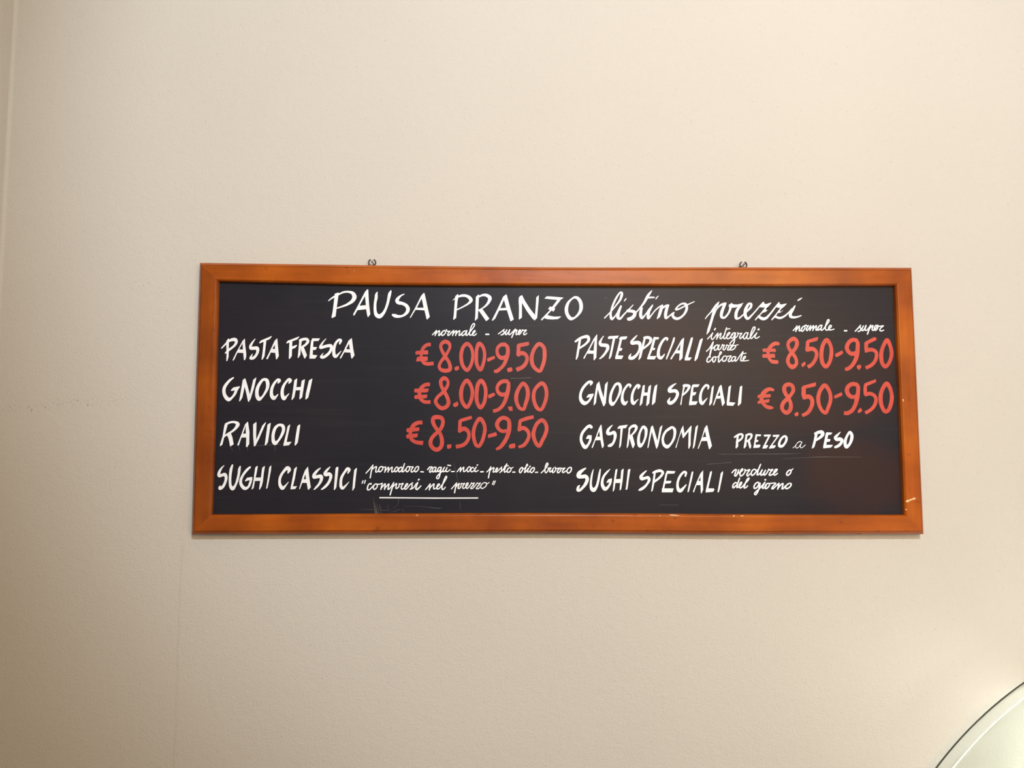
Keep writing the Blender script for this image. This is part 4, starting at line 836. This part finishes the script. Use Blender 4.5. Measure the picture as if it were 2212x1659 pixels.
s 4192,-1484,27 4160,-1551,29 4164,-1592,29 4195,-1582,27 4255,-1498,25
s 4260,-1492,27 4227,-1551,29 4231,-1592,29 4272,-1565,27 4313,-1503,25 4328,-1470,25
s 4328,-1470,27 4352,-1489,27 4415,-1474,25 4363,-1532,27 4335,-1589,29 4359,-1594,29 4422,-1565,27 4482,-1512,27 4505,-1476,27 4478,-1472,27 4440,-1522,29 4430,-1577,29 4455,-1592,29 4510,-1555,23
c 4773,-1488,27 4721,-1522,29 4698,-1577,29 4719,-1596,29 4764,-1568,29 4794,-1517,27
s 4773,-1484,25 4802,-1488,23 4837,-1460,18
c 3636,-1746,27 3594,-1772,27 3568,-1825,29 3576,-1854,29 3618,-1827,29 3664,-1775,27
l 3717,-1654,27 3676,-1760,29 3655,-1846,29
s 3655,-1849,27 3696,-1835,27 3741,-1784,27 3758,-1746,27 3745,-1737,27 3724,-1765,29 3705,-1817,29 3718,-1854,29 3754,-1844,27 3833,-1760,27 3895,-1694,27 3913,-1656,27 3892,-1658,27 3846,-1732,29 3813,-1817,29 3807,-1855,29 3841,-1849,27 3880,-1811,23
c 4106,-1741,27 4055,-1760,29 4015,-1817,29 4017,-1863,29 4062,-1853,29 4117,-1775,29
s 4144,-1760,27 4122,-1846,29 4079,-1950,27 4040,-1995,27 4019,-1977,27 4043,-1941,27 4120,-1874,27 4199,-1789,25 4241,-1741,25
s 4241,-1741,29 4198,-1817,29 4190,-1863,29 4226,-1853,27 4266,-1813,25
l 4249,-1690,36 4254,-1688,36
c 4314,-1762,27 4270,-1781,29 4241,-1836,29 4258,-1870,29 4302,-1844,29 4336,-1789,27
s 4340,-1765,25 4412,-1757,25 4470,-1760,23 4414,-1817,27 4383,-1870,29 4409,-1870,29 4469,-1817,25 4533,-1760,25
l 4538,-1760,27 4504,-1882,27
s 4514,-1860,27 4556,-1808,27 4618,-1763,27 4607,-1827,29 4596,-1876,29 4624,-1865,27 4672,-1808,25
c 4760,-1762,27 4713,-1781,29 4671,-1836,29 4675,-1867,29 4726,-1860,29 4781,-1810,29 4789,-1768,27
@scratch_mark|g|dull grey scratch
l -3843,-2026,4 -3827,-2148,11 -3806,-2288,21 -3781,-2382,32
l -3813,-2148,4 -3783,-2241,13 -3753,-2382,25
l -3718,-2176,4 -3703,-2242,13 -3698,-2298,8
l -3775,-2176,3 -3736,-2279,9 -3724,-2382,15
l -3319,-2073,8 -3327,-2190,7 -3424,-2279,4
s -3688,-2302,9 -3603,-2318,9 -3481,-2293,4
l -4131,-2293,4 -3839,-2293,8
l -3529,-2204,8 -3547,-2288,4
s -3208,-2232,4 -2859,-2234,5 -2480,-2270,11 -2433,-2256,3
l -3236,-2279,9 -3221,-2359,5
s -3471,-2345,4 -3358,-2317,8 -3283,-2284,4
l -2204,-1346,5 -2145,-1564,9 -2106,-1743,5
l -3670,-2242,4 -3688,-2298,9 -3668,-2377,9
l -2065,-2148,6 -2059,-2298,6
l -1028,394,8 -1014,406,13 -821,407,13 -604,421,15
l 943,2113,10 982,2114,25
l 1470,2052,10 1494,2058,14
l 1564,2209,5 1564,2179,7
l 3437,2308,18 3501,2309,22
l 4961,2206,10 4967,2220,12
l 3266,-1150,4 3362,-1160,10 4717,-1153,12 5009,-1139,4
l 4618,-1254,4 5395,-1215,12 6270,-1219,8
l 3039,-1370,10 3551,-1331,12
l 2045,-2201,6 2428,-2206,8
l -6338,-1019,3 -6188,-995,8 -5953,-981,9 -5717,-976,4
l -6602,-1010,8 -6580,-1104,5
l -6423,-1019,9 -6415,-1104,6
l -5868,-990,13 -5860,-1103,6
l -6771,-1020,13 -6721,-1105,8'''
def smooth(P, closed, n=6):
    N = len(P); out = []
    if N < 3: return P
    for i in range(N if closed else N - 1):
        if closed: a, b, c, d = (P[(i + j) % N] for j in (-1, 0, 1, 2))
        else:
            b, c = P[i], P[i + 1]; a = P[i - 1] if i else 2 * b - c; d = P[i + 2] if i + 2 < N else 2 * c - b
        L = lambda u, v: max(math.hypot(v.x - u.x, v.y - u.y), 1e-6) ** .5
        d1, d2, d3 = L(a, b), L(b, c), L(c, d); t1 = d1; t2 = t1 + d2; t3 = t2 + d3
        for k in range(n):
            t = t1 + d2 * k / n
            A1 = a * ((t1 - t) / d1) + b * (t / d1); A2 = b * ((t2 - t) / d2) + c * ((t - t1) / d2); A3 = c * ((t3 - t) / d3) + d * ((t - t2) / d3)
            B1 = A1 * ((t2 - t) / t2) + A2 * (t / t2); B2 = A2 * ((t3 - t) / (t3 - t1)) + A3 * ((t - t1) / (t3 - t1))
            out.append(B1 * ((t2 - t) / d2) + B2 * ((t - t1) / d2))
    if not closed: out.append(P[-1])
    return out

layer = [0]
def brush(bm, kind, P):
    """one brush mark: a flat film of paint a few hundredths of a millimetre proud of the panel"""
    layer[0] += 1; y = -.01492 - .000025 * (layer[0] % 9)
    nv = lambda x, z: bm.verts.new((x, y, z))
    if kind == 'p':
        vs = [nv(q.x, q.y) for q in P]
        f = bm.faces.new(vs); bmesh.ops.triangulate(bm, faces=[f], ngon_method='EAR_CLIP'); return
    closed = kind == 'c'
    Q = P if kind == 'l' else smooth(P, closed)
    n = len(Q); LR = []; y0 = y
    nv = lambda x, z: bm.verts.new((x, y, z))
    for i in range(n):
        if closed: u, v = Q[i - 1], Q[(i + 1) % n]
        else: u, v = Q[max(i - 1, 0)], Q[min(i + 1, n - 1)]
        t = Vector((v.x - u.x, v.y - u.y)); t = t.normalized() if t.length > 1e-9 else Vector((1, 0))
        y = y0 - .0000012 * i                              # later paint lies over earlier paint
        h = max(Q[i].z, .00003) / 2; nx, nz = -t.y * h, t.x * h
        LR.append((nv(Q[i].x + nx, Q[i].y + nz), nv(Q[i].x - nx, Q[i].y - nz), math.atan2(t.x, -t.y), h))
    for i in range(n if closed else n - 1):
        a, b = LR[i], LR[(i + 1) % n]; bm.faces.new((a[0], b[0], b[1], a[1]))
    if kind in 'sl':
        for e, s in ((0, 1), (n - 1, -1)):
            l, r, an, h = LR[e]
            mid = [nv(Q[e].x + h * math.cos(an + s * math.pi * k / 8), Q[e].y + h * math.sin(an + s * math.pi * k / 8)) for k in range(1, 8)]
            bm.faces.new([l] + mid + [r])

MATS = {'w': M_white, 'r': M_red, 'g': M_scuff}
cur = None
def flush():
    if not cur: return
    bm = cur['bm']; bm.normal_update()
    for f in bm.faces:
        if f.normal.y > 0: f.normal_flip()
    o = obj(cur['n'], bm, MATS[cur['c']], board); o['label'] = cur['l']
for ln in LETTERS.strip().split('\n'):
    if ln[0] == '@':
        flush(); a, b, c = ln[1:].split('|'); cur = {'n': a, 'c': b, 'l': c, 'bm': bmesh.new()}
    else:
        k, *pts = ln.split(); P = []
        for q in pts:
            v = [int(x) * 1e-4 for x in q.split(',')]
            P.append(Vector((v[0], v[1], v[2] if len(v) > 2 else 0)))
        if cur['c'] == 'g' and len(cur['bm'].verts):
            flush(); cur = dict(cur, bm=bmesh.new())
        brush(cur['bm'], k, P)
flush()

# ------------------------------------------------------------------ glass display counter at the right, reaching back to the wall
XC, ZC, RC = 1.37603, 0.43832, 0.81344
case = thing('display_counter', 'curved glass display counter standing against the wall at the lower right', 'display counter', (1.2, -.75, 0))
off = Vector(case.location)
def part(name, bm, m, smooth=False):
    for v in bm.verts: v.co -= off
    return obj(name, bm, m, case, smooth)
Y0, Y1 = -.026, -1.40; XB = 1.95; ZD = .80
a0 = math.pi - math.asin((ZD - ZC) / RC)
arc = [(XC + RC * math.cos(a0 + (math.pi / 2 - a0) * i / 40), ZC + RC * math.sin(a0 + (math.pi / 2 - a0) * i / 40)) for i in range(41)]
outline = arc + [(XB, ZC + RC)]
def side(y):
    bm = bmesh.new(); th = .003
    pts = outline + [(XB, ZD)]
    F = [bm.verts.new((x, y - th, z)) for x, z in pts]; B = [bm.verts.new((x, y, z)) for x, z in pts]
    bm.faces.new(F); bm.faces.new(B[::-1])
    o = part('side_glass', bm, M_glass)
    bm = bmesh.new(); w = .0009                                    # dark green ground edge of the pane
    rows = []
    for x, z in outline:
        d = Vector((x - XC, z - ZC)).normalized() if x <= XC else Vector((0, 1))
        rows.append([bm.verts.new((x + d.x * e, yy, z + d.y * e)) for e, yy in ((.0004, y + .0002), (.0004, y - th - .0002), (-w, y - th - .0002), (-w, y + .0002))])
    for k in range(len(rows) - 1):
        for i in range(4):
            bm.faces.new((rows[k][i], rows[k][(i + 1) % 4], rows[k + 1][(i + 1) % 4], rows[k + 1][i]))
    for v in bm.verts: v.co -= off
    e = obj('ground_edge', bm, M_edge, o); e['label'] = 'dark green ground glass edge'
    return o
side(Y0); side(Y1)
def sheet(name, pts, y0, y1, th, m):
    bm = bmesh.new(); rows = []
    for x, z in pts:
        d = Vector((x - XC, z - ZC)).normalized() if x <= XC else Vector((0, 1))
        rows.append([bm.verts.new(q) for q in ((x, y0, z), (x, y1, z), (x - d.x * th, y1, z - d.y * th), (x - d.x * th, y0, z - d.y * th))])
    for k in range(len(rows) - 1):
        for i in range(4):
            bm.faces.new((rows[k][i], rows[k][(i + 1) % 4], rows[k + 1][(i + 1) % 4], rows[k + 1][i]))
    bm.faces.new(rows[0]); bm.faces.new(rows[-1][::-1])
    return part(name, bm, m, False)
fg = sheet('front_glass', outline, -.062, -1.36, .004, M_glass)
bm = bmesh.new()
ed = []
for x, z in outline:
    d = Vector((x - XC, z - ZC)).normalized() if x <= XC else Vector((0, 1))
    ed.append([bm.verts.new((x + d.x * e, yy, z + d.y * e)) for e, yy in ((.0002, -.0605), (.0002, -.0618), (-.0032, -.0618), (-.0032, -.0605))])
for k in range(len(ed) - 1):
    for i in range(4):
        bm.faces.new((ed[k][i], ed[k][(i + 1) % 4], ed[k + 1][(i + 1) % 4], ed[k + 1][i]))
for v in bm.verts: v.co -= off
pe = obj('polished_edge', bm, M_polish, fg); pe['label'] = 'polished glass edge with its glint painted in'
bm = bmesh.new(); add_box(bm, (.66, Y1 - .01, .08), (XB, Y0 + .006, ZD - .02)); bmesh.ops.bevel(bm, geom=bm.edges[:], offset=.008, segments=2, affect='EDGES'); part('base_cabinet', bm, M_case)
bm = bmesh.new(); add_box(bm, (.70, Y1 + .02, 0), (XB - .04, Y0 - .02, .08)); part('plinth', bm, M_steel)
bm = bmesh.new(); add_box(bm, (.64, Y1 - .01, ZD - .02), (XB, Y0 + .006, ZD)); part('deck', bm, M_case)
bm = bmesh.new(); add_box(bm, (XB - .03, Y1, ZD), (XB, Y0 - .008, ZC + RC - .01)); part('back_panel', bm, M_case)
bm = bmesh.new(); add_tube(bm, [(XC + .02, -.10, ZC + RC - .075), (XC + .02, -1.30, ZC + RC - .075)], .013, 12); part('lamp_tube', bm, M_lamp, True)
bm = bmesh.new(); add_box(bm, (XC - .01, -1.32, ZC + RC - .060), (XC + .05, -.08, ZC + RC - .030)); part('lamp_housing', bm, M_steel)
bm = bmesh.new(); add_box(bm, (1.03, -1.32, 1.035), (XB - .04, -.045, 1.045)); part('baffle_shelf', bm, M_case)  # opaque shelf added out of view to keep the low tube's light off the outer wall
bm = bmesh.new(); add_tube(bm, [(1.12, -.12, .925), (XB - .06, -.12, .925)], .011, 12); lt = part('lamp_tube', bm, M_lamp_low, True)
